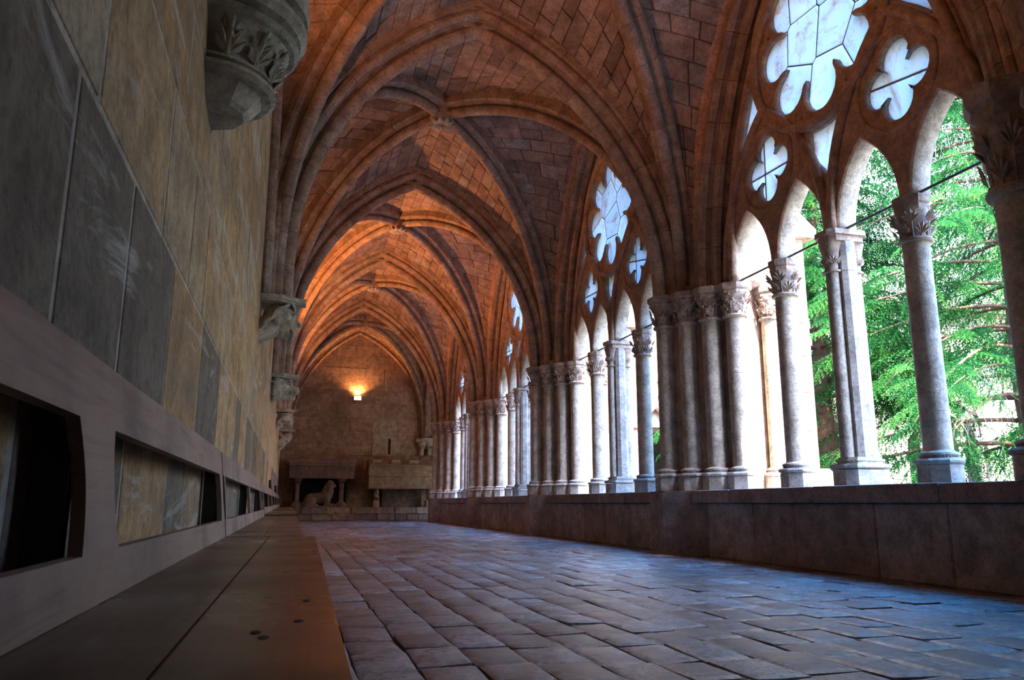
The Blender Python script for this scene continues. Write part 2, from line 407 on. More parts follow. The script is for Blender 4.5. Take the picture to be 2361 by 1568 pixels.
# ------------------------------------------------------------------ block walls
def coursed(u0, u1, z0, z1, hs, ls):
    out = []; z = z0
    while z < z1-.05:
        h = min(rnd.uniform(*hs), z1-z); u = u0-rnd.uniform(0, ls[0])
        if z1-(z+h) < .12: h = z1-z
        while u < u1:
            L = rnd.uniform(*ls); a, b = max(u, u0), min(u+L, u1)
            if b-a > .08: out.append((a, b, z, z+h))
            u += L
        z += h
    return out
def wall_blocks(parent, blocks, fn, nrm, mat, tintf, n_parts=300, name='stone_block', th=.1, jit=.006, key=None, gap=.005, bev=.008):
    if key: blocks = sorted(blocks, key=key)
    rest = MB()
    for i, (a, b, c, d) in enumerate(blocks):
        mb = MB() if i < n_parts else rest
        stone(mb, [fn(a, c), fn(b, c), fn(b, d), fn(a, d)], nrm, th, bev, tintf(a, b, c, d), jit, gap)
        if i < n_parts: obj(name, mb, mat, parent)
    if rest.v: tag(obj(name+'_field', rest, mat, parent), kind='stuff')
# left wall
wl = MB(); box(wl, WL-.7, WL-.0025, -4, 28, -.1, 7.2)
wall_left = tag(obj('wall_left', wl, M['leftmortar']), kind='structure')
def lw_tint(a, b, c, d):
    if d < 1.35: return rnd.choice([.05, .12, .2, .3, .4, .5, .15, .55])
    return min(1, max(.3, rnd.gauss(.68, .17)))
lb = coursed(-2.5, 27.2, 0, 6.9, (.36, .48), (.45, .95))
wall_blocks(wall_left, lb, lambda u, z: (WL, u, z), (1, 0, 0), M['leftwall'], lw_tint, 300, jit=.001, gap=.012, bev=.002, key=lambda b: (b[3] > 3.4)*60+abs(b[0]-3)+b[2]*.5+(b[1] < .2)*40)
# end wall
we = MB(); box(we, -1.1, 14, ENDY+.04, ENDY+.8, -.1, 7.2)
wall_end = tag(obj('wall_end', we, M['mortar']), kind='structure')
eb = coursed(WL, 9.0, 0, 6.9, (.34, .5), (.5, 1.05))
wall_blocks(wall_end, eb, lambda u, z: (u, ENDY, z), (0, -1, 0), M['endwall'], lambda *a: min(1, max(0, rnd.gauss(.5, .16))), 300, jit=.004, gap=.0025, bev=.006, key=lambda b: abs(b[0]-2)+b[2]*.2)
# repair patch with arrow slit in it
pp = MB()
out = [(2.62, 2.12), (2.66, 2.6), (2.6, 3.0), (2.66, 3.27), (3.1, 3.3), (3.42, 3.27), (3.50, 3.1), (3.44, 2.8), (3.52, 2.62), (3.60, 2.5), (3.55, 2.3), (3.58, 2.1)]
L_ = [p for p in out if p[0] < 3.19]; 
prism(pp, [(2.62, 2.12), (3.17, 2.1), (3.17, 3.3), (2.66, 3.27), (2.6, 3.0), (2.66, 2.6)], 0, 1, lambda u, v, h: (u, ENDY-.028+h*.03, v))
prism(pp, [(3.25, 2.1), (3.58, 2.1), (3.55, 2.3), (3.60, 2.5), (3.52, 2.62), (3.44, 2.8), (3.50, 3.1), (3.42, 3.27), (3.25, 3.3)], 0, 1, lambda u, v, h: (u, ENDY-.028+h*.03, v))
prism(pp, [(3.17, 2.1), (3.25, 2.1), (3.25, 2.17), (3.17, 2.17)], 0, 1, lambda u, v, h: (u, ENDY-.028+h*.03, v))
prism(pp, [(3.17, 2.7), (3.25, 2.7), (3.25, 3.3), (3.17, 3.3)], 0, 1, lambda u, v, h: (u, ENDY-.028+h*.03, v))
patch = obj('plaster_patch', pp, M['patch'], wall_end)
sl = MB(); box(sl, 3.165, 3.255, ENDY-.012, ENDY+.02, 2.16, 2.71); obj('slit', sl, M['dark'], wall_end)
# roof slabs and end closures (out of view, keep the sky out)
rf = MB(); box(rf, -1.2, 5.0, -4.3, 28, 7.2, 7.5); box(rf, 5.0, 14, 22.6, 28, 7.2, 7.5)
tag(obj('roof', rf, M['mortar']), kind='structure')
wb = MB(); box(wb, -1.1, 5.0, -4.3, -4.0, -.1, 7.2)
tag(obj('wall_back', wb, M['endwall']), kind='structure')

# ------------------------------------------------------------------ ribs, arches and vault webs
def rollp(cx, cy, r, a0, a1, n):
    return [(cx+r*math.cos(math.radians(a0+(a1-a0)*i/n)), cy+r*math.sin(math.radians(a0+(a1-a0)*i/n))) for i in range(n+1)]
def sym(half):   # half: (b>=0, n) from bottom centre to top; closed symmetric profile
    return half+[(-b, n) for b, n in reversed(half) if b > 1e-6]
PT_ARCH = sym([(0, 0)]+rollp(0, .08, .08, -55, 40, 4)+[(.05, .165)]+rollp(.125, .225, .058, -110, 30, 4)+[(.15, .285), (.19, .30), (.19, .42)])
PT_DIAG = sym([(0, 0)]+rollp(0, .07, .07, -55, 40, 4)+[(.045, .14)]+rollp(.105, .19, .048, -110, 30, 3)+[(.14, .25), (.14, .36)])
PT_WALL = sym([(0, 0)]+rollp(0, .06, .06, -55, 45, 4)+[(.045, .12), (.09, .13), (.09, .25)])
def shrink(prof, d):
    return [(b*(1-d/.2), n+d) for b, n in prof]
def half_rib(parent_mb, parent, pts, prof, mat, seg=.36, ext=.2, name='voussoir'):
    dv = pts[-1]-pts[0]; u = unit(V(dv[0], dv[1], 0)); side = V(u[1], -u[0], 0)
    t = unit(pts[-1]-pts[-2]); path = list(pts)+[pts[-1]+t*ext]
    dense, L = resample(path, 140)
    nv = max(3, int(round(L/seg))); fr = arc_frames(dense, side)
    sweep(parent_mb, fr[::4], shrink(prof, .012))
    cuts = [0]+sorted(min(138, max(1, int(139*(k+rnd.uniform(-.12, .12))/nv))) for k in range(1, nv))+[139]
    for a, b in zip(cuts, cuts[1:]):
        if b-a < 2: continue
        mid = list(range(a, b+1, max(1, (b-a)//3)))
        if mid[-1] != b: mid.append(b)
        f = [list(fr[k]) for k in mid]
        g = .003
        f[0][0] = f[0][0]+unit(dense[min(a+1, 139)]-dense[a])*g; f[-1][0] = f[-1][0]-unit(dense[b]-dense[b-1])*g
        mb = MB(); s = rnd.uniform(.985, 1.015)
        sweep(mb, f, [(q[0]*s, q[1]+rnd.uniform(-.001, .001)) for q in prof], min(1, max(0, rnd.gauss(.5, .28))))
        obj(name, mb, mat, parent, smooth=.6)
def new_rib(name, label, cat='arch', group=None):
    o = bpy.data.objects.new(name, bpy.data.meshes.new(name)); link(o); tag(o, label, cat, group); return o
def finish(o, mb, mat):
    o.data = mb.mesh(o.name); o.data.materials.append(mat)
T_L = [half_arc((-.08, y, 2.52), (1.80, y, z), 2.9) for y, z in zip(PY, ZA)]
T_R = [half_arc((3.90, y, CT), (1.80, y, z), 2.85) for y, z in zip(PY, ZA)]
TNAME = ['pointed transverse arch rising from the capital at the right edge', 'nearest whole pointed transverse arch spanning the walk', 'second pointed transverse arch along the walk', 'third pointed transverse arch along the walk', 'farthest pointed transverse arch before the corner bay']
for i in range(5):
    o = new_rib('transverse_arch', TNAME[i]); mb = MB()
    half_rib(mb, o, T_L[i], PT_ARCH, M['rib']); half_rib(mb, o, T_R[i], PT_ARCH, M['rib'])
    finish(o, mb, M['mortar'])
def offset_curve(pts, off, n=40):
    """curve lifted off the soffit, in its own plane, run on to the apex plan position"""
    dv = pts[-1]-pts[0]; d = np.linalg.norm(dv[:2]); u = unit(V(dv[0], dv[1], 0)); side = V(u[1], -u[0], 0)
    fr = arc_frames(pts, side); q = [p+nn*off for p, b, nn in fr]
    t = unit(pts[-1]-pts[-2]); s = np.dot((q[-1]-pts[0])[:2], u[:2])
    if s < d:
        k = (d-s)/max(np.dot(t, u), .05); q.append(q[-1]+t*min(k, .8))
    q[-1][0], q[-1][1] = pts[-1][0], pts[-1][1]
    return resample(q, n)[0]
EYEV = V(*EYE)
def cell(shell, stones, A, D, inside, course=.235, length=.42, dome=.05, band=None):
    n = 40; A = np.array(A); D = np.array(D)
    def S(u, v):
        x = u*(n-1); i = min(int(x), n-2); f = x-i
        a = A[i]*(1-f)+A[i+1]*f; d = D[i]*(1-f)+D[i+1]*f
        p = a*(1-v)+d*v
        e = p-inside; return p+unit(e)*dome*math.sin(PI*v)*min(1, np.linalg.norm(a-d))
    N = 16; K = 4
    vs = []
    for i in range(N+1):
        for k in range(K+1):
            p = S(i/N, k/K); vs.append(p+unit(p-inside)*.05)
    shell.add(vs, [(i*(K+1)+k, i*(K+1)+k+1, (i+1)*(K+1)+k+1, (i+1)*(K+1)+k) for i in range(N) for k in range(K)])
    LD = sum(np.linalg.norm(D[i+1]-D[i]) for i in range(n-1)); rows = int(LD/course)
    us = [0]
    for r in range(rows): us.append(us[-1]+rnd.uniform(.8, 1.2))
    us = [x/us[-1] for x in us]
    for r in range(rows):
        u0, u1 = us[r], us[r+1]; W = np.linalg.norm(S((u0+u1)/2, 0)-S((u0+u1)/2, 1))
        if W < .12: continue
        v = 0; first = rnd.uniform(.35, 1.1)*length/W
        while v < 1-1e-6:
            v1 = min(1, v+(first if v == 0 else rnd.uniform(.75, 1.3)*length/W))
            if (1-v1)*W < .14: v1 = 1
            q = [S(u0, v), S(u0, v1), S(u1, v1), S(u1, v)]; c = sum(q)/4
            stones.append((np.linalg.norm(c-EYEV)*(1 if c[1] > 5.0 else 3), q, inside-c)); v = v1
    if band is not None:
        vs = []
        for i in range(25):
            w = .10+rnd.uniform(-.018, .018); u = i/24
            L = max(.2, np.linalg.norm(S(u, 0)-S(u, 1))); a, b = S(u, -.03/L), S(u, w/L)
            vs += [a+unit(inside-a)*.012, b+unit(inside-b)*.012, b-unit(inside-b)*.03]
        band.add(vs, [(i*3+k, i*3+k+1, i*3+k+4, i*3+k+3) for i in range(24) for k in range(2)])
def web_stones(parent, stones, n_parts):
    stones.sort(key=lambda s: s[0]); rest = MB()
    for i, (_, q, nr) in enumerate(stones):
        mb = MB() if i < n_parts else rest
        stone(mb, q, nr, .07, .009, min(1, max(0, rnd.gauss(.5, .24))), .007, .004)
        if i < n_parts: obj('vault_stone', mb, M['web'], parent)
    if rest.v: tag(obj('vault_stone_field', rest, M['web'], parent), kind='stuff')
K_, R_, A_ = 2.59, 4.228, 1.638      # pointed window arch: half-span, centre offset, radius at the tracery plane
def warch(yc, sgn, dl, x=4.5, n=24):
    h = math.sqrt((R_+dl)**2-K_**2)
    return half_arc((x, yc-sgn*(A_+dl), CT), (x, yc, CT+h), CT, n)
def corbel_spring(i, s): return (-.20, PY[i]+s*.13, 2.52)
WNAME = ['nearest bay, over the brightest window', 'second bay', 'third bay, between the second and third whole piers', 'fourth bay, beyond the third whole pier']
BAYN = ['nearest bay', 'second bay', 'third bay', 'fourth bay']
def boss(x, y, z, label):
    b = empty('keystone_boss', (x, y, z)); tag(b, label, 'keystone')
    mb = MB(); lathe(mb, [(.02, -.06), (.10, -.055), (.15, -.02), (.17, .04), (.17, .18), (.14, .26)], 20); obj('boss_block', mb, M['rib'], b, smooth=.7)
    for k in range(10):
        a = 2*PI*k/10; lm = MB(); d = V(math.cos(a), math.sin(a), 0)
        vs = []
        for t, w, zz in ((.03, .012, -.075), (.10, .042, -.10), (.165, .035, -.085), (.2, .006, -.05)):
            e = V(-d[1], d[0], 0)
            vs += [d*t-e*w+V(0, 0, zz+.02), d*t+V(0, 0, zz), d*t+e*w+V(0, 0, zz+.02)]
        fs = [(j*3+i, j*3+i+1, (j+1)*3+i+1, (j+1)*3+i) for j in range(3) for i in range(2)]
        top = [(0, 3, 6, 9, 11, 8, 5, 2)]
        lm.add(vs, fs+top); obj('petal', lm, M['newstone'], b)
for i in range(4):
    yc = BAYC[i]; inside = V(1.85, yc, 2.6); BX = 1.83
    sh, st, bd = MB(), [], MB()
    dg = {}
    for s, j in ((1, i), (-1, i+1)):
        dg['L', j] = half_arc(corbel_spring(j, s), (BX, yc, ZB[i]), 2.9)
        dg['R', j] = half_arc((4.12, PY[j]+s*.24, CT), (BX, yc, ZB[i]), 2.85)
    for (sd, j), pts in dg.items():
        where = {'L': 'left wall corbel', 'R': 'right pier'}[sd]; end = 'near' if j == i else 'far'
        o = new_rib('diagonal_rib', f'moulded half rib from the {end} {where} to the keystone of the {BAYN[i]}', 'rib'); mb = MB()
        half_rib(mb, o, pts, PT_DIAG, M['rib'], seg=.38, ext=.0); finish(o, mb, M['mortar'])
    D = {k: offset_curve(p, .27) for k, p in dg.items()}
    for j, s in ((i, 1), (i+1, -1)):
        cell(sh, st, offset_curve(T_L[j], .33), D['L', j], inside)
        cell(sh, st, offset_curve(T_R[j], .33), D['R', j], inside)
        fm = half_arc((WL+.03, PY[j]+s*.26, 2.52), (WL+.03, yc, 6.25), 3.5)
        o = new_rib('wall_rib', f'slim rib up the left wall from the {"near" if s == 1 else "far"} corbel of the {BAYN[i]}', 'rib'); mb = MB()
        half_rib(mb, o, fm, PT_WALL, M['rib'], seg=.6); finish(o, mb, M['mortar'])
        cell(sh, st, offset_curve(fm, .12), D['L', j], inside)
        wa = offset_curve(warch(yc, s, .40, 4.24), .0)
        cell(sh, st, wa, D['R', j], inside, band=bd)
    c_ = tag(obj('ceiling_%d' % (i+1), sh, M['mortar']), kind='structure')
    web_stones(c_, st, 300)
    obj('plaster_band', bd, M['plaster'], c_)
    boss(BX, yc, ZB[i], f'carved flower keystone at the rib crossing of the {BAYN[i]}')
# bay behind the camera: plain vault shell only
sh = MB()
for s in (0,):
    y0, y1 = PY[0]-4.89, PY[0]; yc = (y0+y1)/2; ins = V(1.85, yc, 2.6)
    for ya, s in ((y0, 1), (y1, -1)):
        tl = half_arc((-.08, ya, 2.52), (1.8, ya, 5.74), 2.9); tr = half_arc((3.9, ya, CT), (1.8, ya, 5.74), 2.85)
        dl = half_arc((-.2, ya+s*.13, 2.52), (1.83, yc, 5.9), 2.9); dr = half_arc((4.12, ya+s*.24, CT), (1.83, yc, 5.9), 2.85)
        dl, dr = offset_curve(dl, .27), offset_curve(dr, .27)
        tmp = []
        cell(sh, tmp, offset_curve(tl, .33), dl, ins); cell(sh, tmp, offset_curve(tr, .33), dr, ins)
        cell(sh, tmp, offset_curve(half_arc((WL+.03, ya+s*.26, 2.52), (WL+.03, yc, 6.25), 3.5), .12), dl, ins)
        cell(sh, tmp, offset_curve(warch(yc, s, .40, 4.16), .0), dr, ins)
tag(obj('ceiling_6', sh, M['web']), kind='structure')
# corner bay
yc = (PY[4]+ENDY)/2; BX = 2.05; inside = V(2.1, yc, 2.6); zb = 6.12
XR = 4.42
sh, st = MB(), []
dg = {('L', 0): half_arc(corbel_spring(4, 1), (BX, yc, zb), 2.9), ('L', 1): half_arc((-.2, ENDY-.18, 2.52), (BX, yc, zb), 2.9),
      ('R', 0): half_arc((4.2, PY[4]+.24, CT), (BX, yc, zb), 2.85), ('R', 1): half_arc((4.3, ENDY-.22, 2.72), (BX, yc, zb), 2.85)}
for (sd, e), pts in dg.items():
    where = {('L', 0): 'fourth left wall corbel', ('L', 1): 'left corner', ('R', 0): 'farthest pier', ('R', 1): 'right corner corbel'}[sd, e]
    o = new_rib('diagonal_rib', f'moulded half rib of the corner bay rising from the {where}', 'rib'); mb = MB()
    half_rib(mb, o, pts, PT_DIAG, M['rib'], seg=.4, ext=0); finish(o, mb, M['mortar'])
D = {k: offset_curve(p, .27) for k, p in dg.items()}
EL = half_arc((-.05, ENDY-.02, 2.5), (2.06, ENDY-.02, 6.3), 2.9); ER = half_arc((4.36, ENDY-.02, 2.72), (2.06, ENDY-.02, 6.3), 2.9)
o = new_rib('wall_rib', 'pointed rib framing the top of the far end wall', 'rib'); mb = MB()
half_rib(mb, o, EL, PT_WALL, M['rib'], .5); half_rib(mb, o, ER, PT_WALL, M['rib'], .5); finish(o, mb, M['mortar'])
cell(sh, st, offset_curve(T_L[4], .33), D['L', 0], inside); cell(sh, st, offset_curve(T_R[4], .33), D['R', 0], inside)
cell(sh, st, offset_curve(EL, .14), D['L', 1], inside); cell(sh, st, offset_curve(ER, .14), D['R', 1], inside)
for e, s, y in ((0, 1, PY[4]+.26), (1, -1, ENDY-.2)):
    fm = half_arc((WL+.03, y, 2.52), (WL+.03, yc, 6.25), 3.5); cell(sh, st, offset_curve(fm, .12), D['L', e], inside)
RN = half_arc((XR, PY[4]+.35, CT), (XR, yc, 6.0), 2.85); RF = half_arc((XR, ENDY-.3, 2.72), (XR, yc, 6.0), 2.85)
o = new_rib('transverse_arch', 'pointed arch of the corner bay opening to the right behind the farthest pier'); mb = MB()
half_rib(mb, o, RN, PT_ARCH, M['rib'], .4); half_rib(mb, o, RF, PT_ARCH, M['rib'], .4); finish(o, mb, M['mortar'])
cell(sh, st, offset_curve(RN, .33), D['R', 0], inside); cell(sh, st, offset_curve(RF, .33), D['R', 1], inside)
c_ = tag(obj('ceiling_5', sh, M['mortar']), kind='structure'); web_stones(c_, st, 300)
boss(BX, yc, zb, 'small carved keystone of the dark corner bay before the end wall')
# start of the walk that turns right at the corner
wr = MB(); box(wr, 5.0, 13.5, ENDY-.4, ENDY+.05, -.1, 7.2); tag(obj('wall_corner', wr, M['endwall']), kind='structure')
ce = MB()
a = [V(5.0, PY[4]+.2+(ENDY-.4-PY[4]-.2)*k/12, 2.9+3.1*math.sin(PI*k/12)**.7) for k in range(13)]
ce.add([p for p in a]+[p+V(8.5, 0, 0) for p in a], [(k, k+1, 14+k, 13+k) for k in range(12)])
tag(obj('ceiling_7', ce, M['web']), kind='structure')

# ------------------------------------------------------------------ window wall: arches, tracery, alabaster
def arch_x(z, dl=0.0):
    d = (R_+dl)**2-(z-CT)**2
    return math.sqrt(d)-K_ if d > 0 else -1
def sub_pts(c, a, h, n=14, z0=CT):
    R = (a*a+h*h)/(2*a); am = math.asin(h/R)
    L = [(c-a+R-R*math.cos(am*i/n), z0+R*math.sin(am*i/n)) for i in range(n+1)]
    return L+[(2*c-x, z) for x, z in reversed(L[:-1])]
RC, RR = 4.86, .95            # rosette ring centre height, radius
LANC = [(-1.27, .35), (-.435, .35), (.435, .35), (1.27, .35)]
def foil(cx, cz, n, rc, rf, rot=0.0, seg=12):
    """multifoil outline: n lobes of radius rf on a circle rc, sharp cusps"""
    half = PI/n
    # angle around the lobe centre at which neighbours meet
    px, pz = math.cos(half), math.sin(half)
    t = rc*px; disc = rf*rf-(rc*pz)**2
    r_c = t+(-math.sqrt(disc) if False else math.sqrt(disc)) if disc > 0 else t
    r_in = t-math.sqrt(disc) if disc > 0 else t
    out = []
    for k in range(n):
        a = rot+2*PI*k/n
        cut = (r_in if r_in > rc*.55 else t) if False else None
        # lobe arc from cusp to cusp
        m = 2.15 if n > 4 else 2.25
        for i in range(seg+1):
            b = a-m+2*m*i/seg
            out.append((cx+rc*math.cos(a)+rf*math.cos(b), cz+rc*math.sin(a)+rf*math.sin(b)))
    return out
def cusp_foil(cx, cz, n, rc, rf, rot, neck):
    """lobes that narrow to cusp points at radius `neck`"""
    out = []; m = 2.1 if n > 4 else 1.75
    for k in range(n):
        a = rot+2*PI*k/n; half = PI/n
        pa = (cx+neck*math.cos(a-half), cz+neck*math.sin(a-half))
        out.append(pa)
        for i in range(13):
            b = a-m+2*m*i/12
            out.append((cx+rc*math.cos(a)+rf*math.cos(b), cz+rc*math.sin(a)+rf*math.sin(b)))
    return out
def tracery_holes():
    H = []
    for s in (-1, 1): H.append(('quatrefoil', cusp_foil(s*.88, 3.815, 4, .185, .152, PI/2, .15)))
    H.append(('rosette', cusp_foil(0, RC, 8, .625, .212, PI/2, .50)))
    for s in (-1, 1):
        pa, pb = [], []
        for i in range(24):
            z = 3.75+(5.9-3.75)*i/23
            xo = arch_x(z, -.09)
            dz = z-RC; xr = math.sqrt(max(0, (RR+.05)**2-dz*dz)) if abs(dz) < RR+.05 else 0
            # sub-arch outer edge
            a, h = .84, 1.60; R = (a*a+(h+.06)**2)/(2*a)+.0; q = R*R-(z-CT)**2
            xs = .87+a-R+math.sqrt(q) if q > 0 and z < CT+h+.06 else 0
            if xs < .87: xs = 0 if z > CT+h else xs
            xi = max(xr, xs+.05 if xs > .3 else 0)
            if xo-xi > .035 and z < 4.95: pa.append((s*xi, z)); pb.append((s*xo, z))
        if len(pa) > 2: H.append(('spandrel', pa+pb[::-1]))
    lo, hi = [], []
    for i in range(11):
        y = -.20+.40*i/10
        hi_ = RC-math.sqrt((RR+.06)**2-y*y); lo_ = 3.40+ (0.20-abs(y))*-1.2+.22
        if hi_-lo_ > .02: lo.append((y, lo_)); hi.append((y, hi_))
    H.append(('spandrel', lo+hi[::-1]))
    for k in range(8):
        a = PI/2+PI/8+2*PI*k/8; c = (.80*math.cos(a), RC+.80*math.sin(a)); d = (math.cos(a), math.sin(a)); e = (-d[1], d[0])
        H.append(('eyelet', [(c[0]+d[0]*p+e[0]*q, c[1]+d[1]*p+e[1]*q) for p, q in ((.055, -.05), (.055, .05), (-.06, 0))]))
    return H
def outline(dl=0.03, lz=3.50):
    n = 24; h = math.sqrt((R_+dl)**2-K_**2); pts = []
    for i in range(n+1):
        z = CT+h*i/n; pts.append((arch_x(z, dl), z))
    pts = pts+[(-x, z) for x, z in reversed(pts[:-1])]      # right foot -> apex -> left foot
    for c, a in LANC:
        pts += sub_pts(c, a, lz-CT, 10)
    return pts
def curve_plate(name, polys, x0, x1, bevel=.018):
    """extruded plate from 2d polygons (first = outline, rest = holes) standing in the YZ plane"""
    cu = bpy.data.curves.new(name, 'CURVE'); cu.dimensions = '2D'; cu.fill_mode = 'BOTH'
    cu.extrude = (x1-x0)/2-bevel; cu.bevel_depth = bevel; cu.bevel_resolution = 0; cu.offset = -bevel
    for poly in polys:
        sp = cu.splines.new('POLY'); sp.points.add(len(poly)-1); sp.use_cyclic_u = True
        for p, q in zip(sp.points, poly): p.co = (q[0], q[1], 0, 1)
    o = bpy.data.objects.new(name, cu); col.objects.link(o)
    dg = bpy.context.evaluated_depsgraph_get(); m = bpy.data.meshes.new_from_object(o.evaluated_get(dg))
    bpy.data.objects.remove(o); bpy.data.curves.remove(cu); m.name = name
    m.transform(Matrix(((0, 0, 1, (x0+x1)/2), (1, 0, 0, 0), (0, 1, 0, 0), (0, 0, 0, 1))))
    a = m.attributes.new('tint', 'FLOAT', 'POINT'); a.data.foreach_set('value', np.full(len(m.vertices), .5, dtype=np.float32))
    m.materials.clear(); return m
HOLES = tracery_holes()
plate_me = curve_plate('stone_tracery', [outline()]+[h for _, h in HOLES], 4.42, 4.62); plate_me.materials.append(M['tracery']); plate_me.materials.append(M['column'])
for p in plate_me.polygons: p.material_index = 1 if abs(p.normal.x) < .2 else 0  # reveal faces take paler stone: the skylight on them put into the colour
def roll_mesh(path2d, r, x, closed=False, k=8):
    mb = MB(); tube(mb, [V(x, p[0], p[1]) for p in path2d], r, k, .5, closed); return mb
ring_me = roll_mesh([(RR*math.cos(2*PI*i/48), RC+RR*math.sin(2*PI*i/48)) for i in range(48)], .055, 4.415, True).mesh('ring_moulding', 3.2)
sub_me = [roll_mesh(sub_pts(s*.86, .84, 1.60, 16), .05, 4.415).mesh('arch_moulding', 3.2) for s in (-1, 1)]
h_ = math.sqrt((R_-.05)**2-K_**2)
main_me = roll_mesh([(arch_x(CT+h_*i/24, -.05), CT+h_*i/24) for i in range(25)]+[(-arch_x(CT+h_*i/24, -.05), CT+h_*i/24) for i in range(23, -1, -1)], .055, 4.42).mesh('arch_moulding', 3.2)
quat_me = [roll_mesh([(s*.88+.42*math.cos(2*PI*i/32), 3.815+.42*math.sin(2*PI*i/32)) for i in range(32)], .028, 4.425, True, 6).mesh('ring_moulding', 3.2) for s in (-1, 1)]
for m in [ring_me, main_me]+sub_me+quat_me: m.materials.append(M['tracery'])
def cut_panels(poly, lines):
    bm = bmesh.new(); vs = [bm.verts.new((p[0], p[1], 0)) for p in poly]; bm.faces.new(vs)
    bmesh.ops.triangulate(bm, faces=bm.faces[:])
    for (x0, y0), (x1, y1) in lines:
        d = Vector((x1-x0, y1-y0, 0)); n = Vector((-d.y, d.x, 0)).normalized()
        bmesh.ops.bisect_plane(bm, geom=bm.verts[:]+bm.edges[:]+bm.faces[:], plane_co=(x0, y0, 0), plane_no=n)
    def reg(f):
        c = f.calc_center_median(); return tuple((c.x-x0)*(-(y1-y0))+(c.y-y0)*(x1-x0) > 0 for (x0, y0), (x1, y1) in lines)
    groups = {}
    for f in bm.faces: groups.setdefault(reg(f), []).append(f)
    out = []
    for fs in groups.values():
        mb = MB(); idx = {}
        for f in fs:
            for v in f.verts: idx.setdefault(v.index if v.index >= 0 else id(v), v)
        keys = {}; pts = []
        c = Vector((0, 0, 0)); vv = set(v for f in fs for v in f.verts)
        for v in vv: c += v.co
        c /= len(vv)
        faces = []
        for v in vv:
            keys[v] = len(pts); d = c-v.co; L = max(d.length, 1e-5); p = v.co+d*min(.3, .006/L); pts.append((4.475, p.x, p.y))
        for f in fs: faces.append(tuple(keys[v] for v in f.verts))
        n = len(pts); pts += [(4.495, y, z) for _, y, z in pts]
        mb.add(pts, faces+[tuple(n+i for i in reversed(f)) for f in faces], rnd.random()); out.append(mb)
    bm.free(); return out
ros = [h for k, h in HOLES if k == 'rosette'][0]; qf = [h for k, h in HOLES if k == 'quatrefoil']; sp_ = [h for k, h in HOLES if k in ('spandrel', 'eyelet')]
def grow(poly, d):
    cx = sum(p[0] for p in poly)/len(poly); cz = sum(p[1] for p in poly)/len(poly)
    return [(cx+(p[0]-cx)*(1+d), cz+(p[1]-cz)*(1+d)) for p in poly]
disc = [(.86*math.cos(2*PI*i/40), RC+.86*math.sin(2*PI*i/40)) for i in range(40)]
def voro(poly, seeds, seed):
    r = random.Random(seed); out, edges = [], []
    for i, a in enumerate(seeds):
        P = list(poly)
        for j, b in enumerate(seeds):
            if i == j or not P: continue
            mx, mz = (a[0]+b[0])/2, (a[1]+b[1])/2; nx, nz = b[0]-a[0], b[1]-a[1]; Q = []
            for k in range(len(P)):
                p, q = P[k], P[(k+1) % len(P)]; dp = (p[0]-mx)*nx+(p[1]-mz)*nz; dq = (q[0]-mx)*nx+(q[1]-mz)*nz
                if dp <= 0: Q.append(p)
                if (dp < 0 < dq) or (dq < 0 < dp): t = dp/(dp-dq); Q.append((p[0]+(q[0]-p[0])*t, p[1]+(q[1]-p[1])*t))
            P = Q
        if len(P) > 2: out.append(P)
    return out
SEEDS = [[(-.55, 4.5), (-.1, 4.3), (.45, 4.45), (.7, 4.9), (.25, 4.85), (-.2, 4.75), (-.65, 5.0), (-.25, 5.3), (.2, 5.35), (.6, 5.35)], [(-.5, 4.4), (.1, 4.25), (.5, 4.6), (.05, 4.7), (-.5, 4.9), (.15, 5.1), (.65, 5.15), (-.3, 5.4), (.3, 5.55)]]
SETS = [[((-1, 4.55), (1, 4.68)), ((-1, 5.05), (1, 5.22)), ((.28, 4), (.18, 6)), ((-.22, 4), (-.30, 6)), ((-.6, 4), (.4, 5.2))],
        [((-1, 4.62), (1, 4.50)), ((-1, 5.12), (1, 4.98)), ((.1, 4), (.22, 6)), ((-.34, 4), (-.2, 6))]]
def putty_mb(lines, inside):
    mb = MB()
    for (x0, y0), (x1, y1) in lines:
        pts = [(x0+(x1-x0)*t/60, y0+(y1-y0)*t/60) for t in range(61)]
        pts = [p for p in pts if inside(*p)]
        if len(pts) > 1: tube(mb, [V(4.48, *pts[0]), V(4.48, *pts[-1])], .011, 4)
    return mb
panel_cache = {}
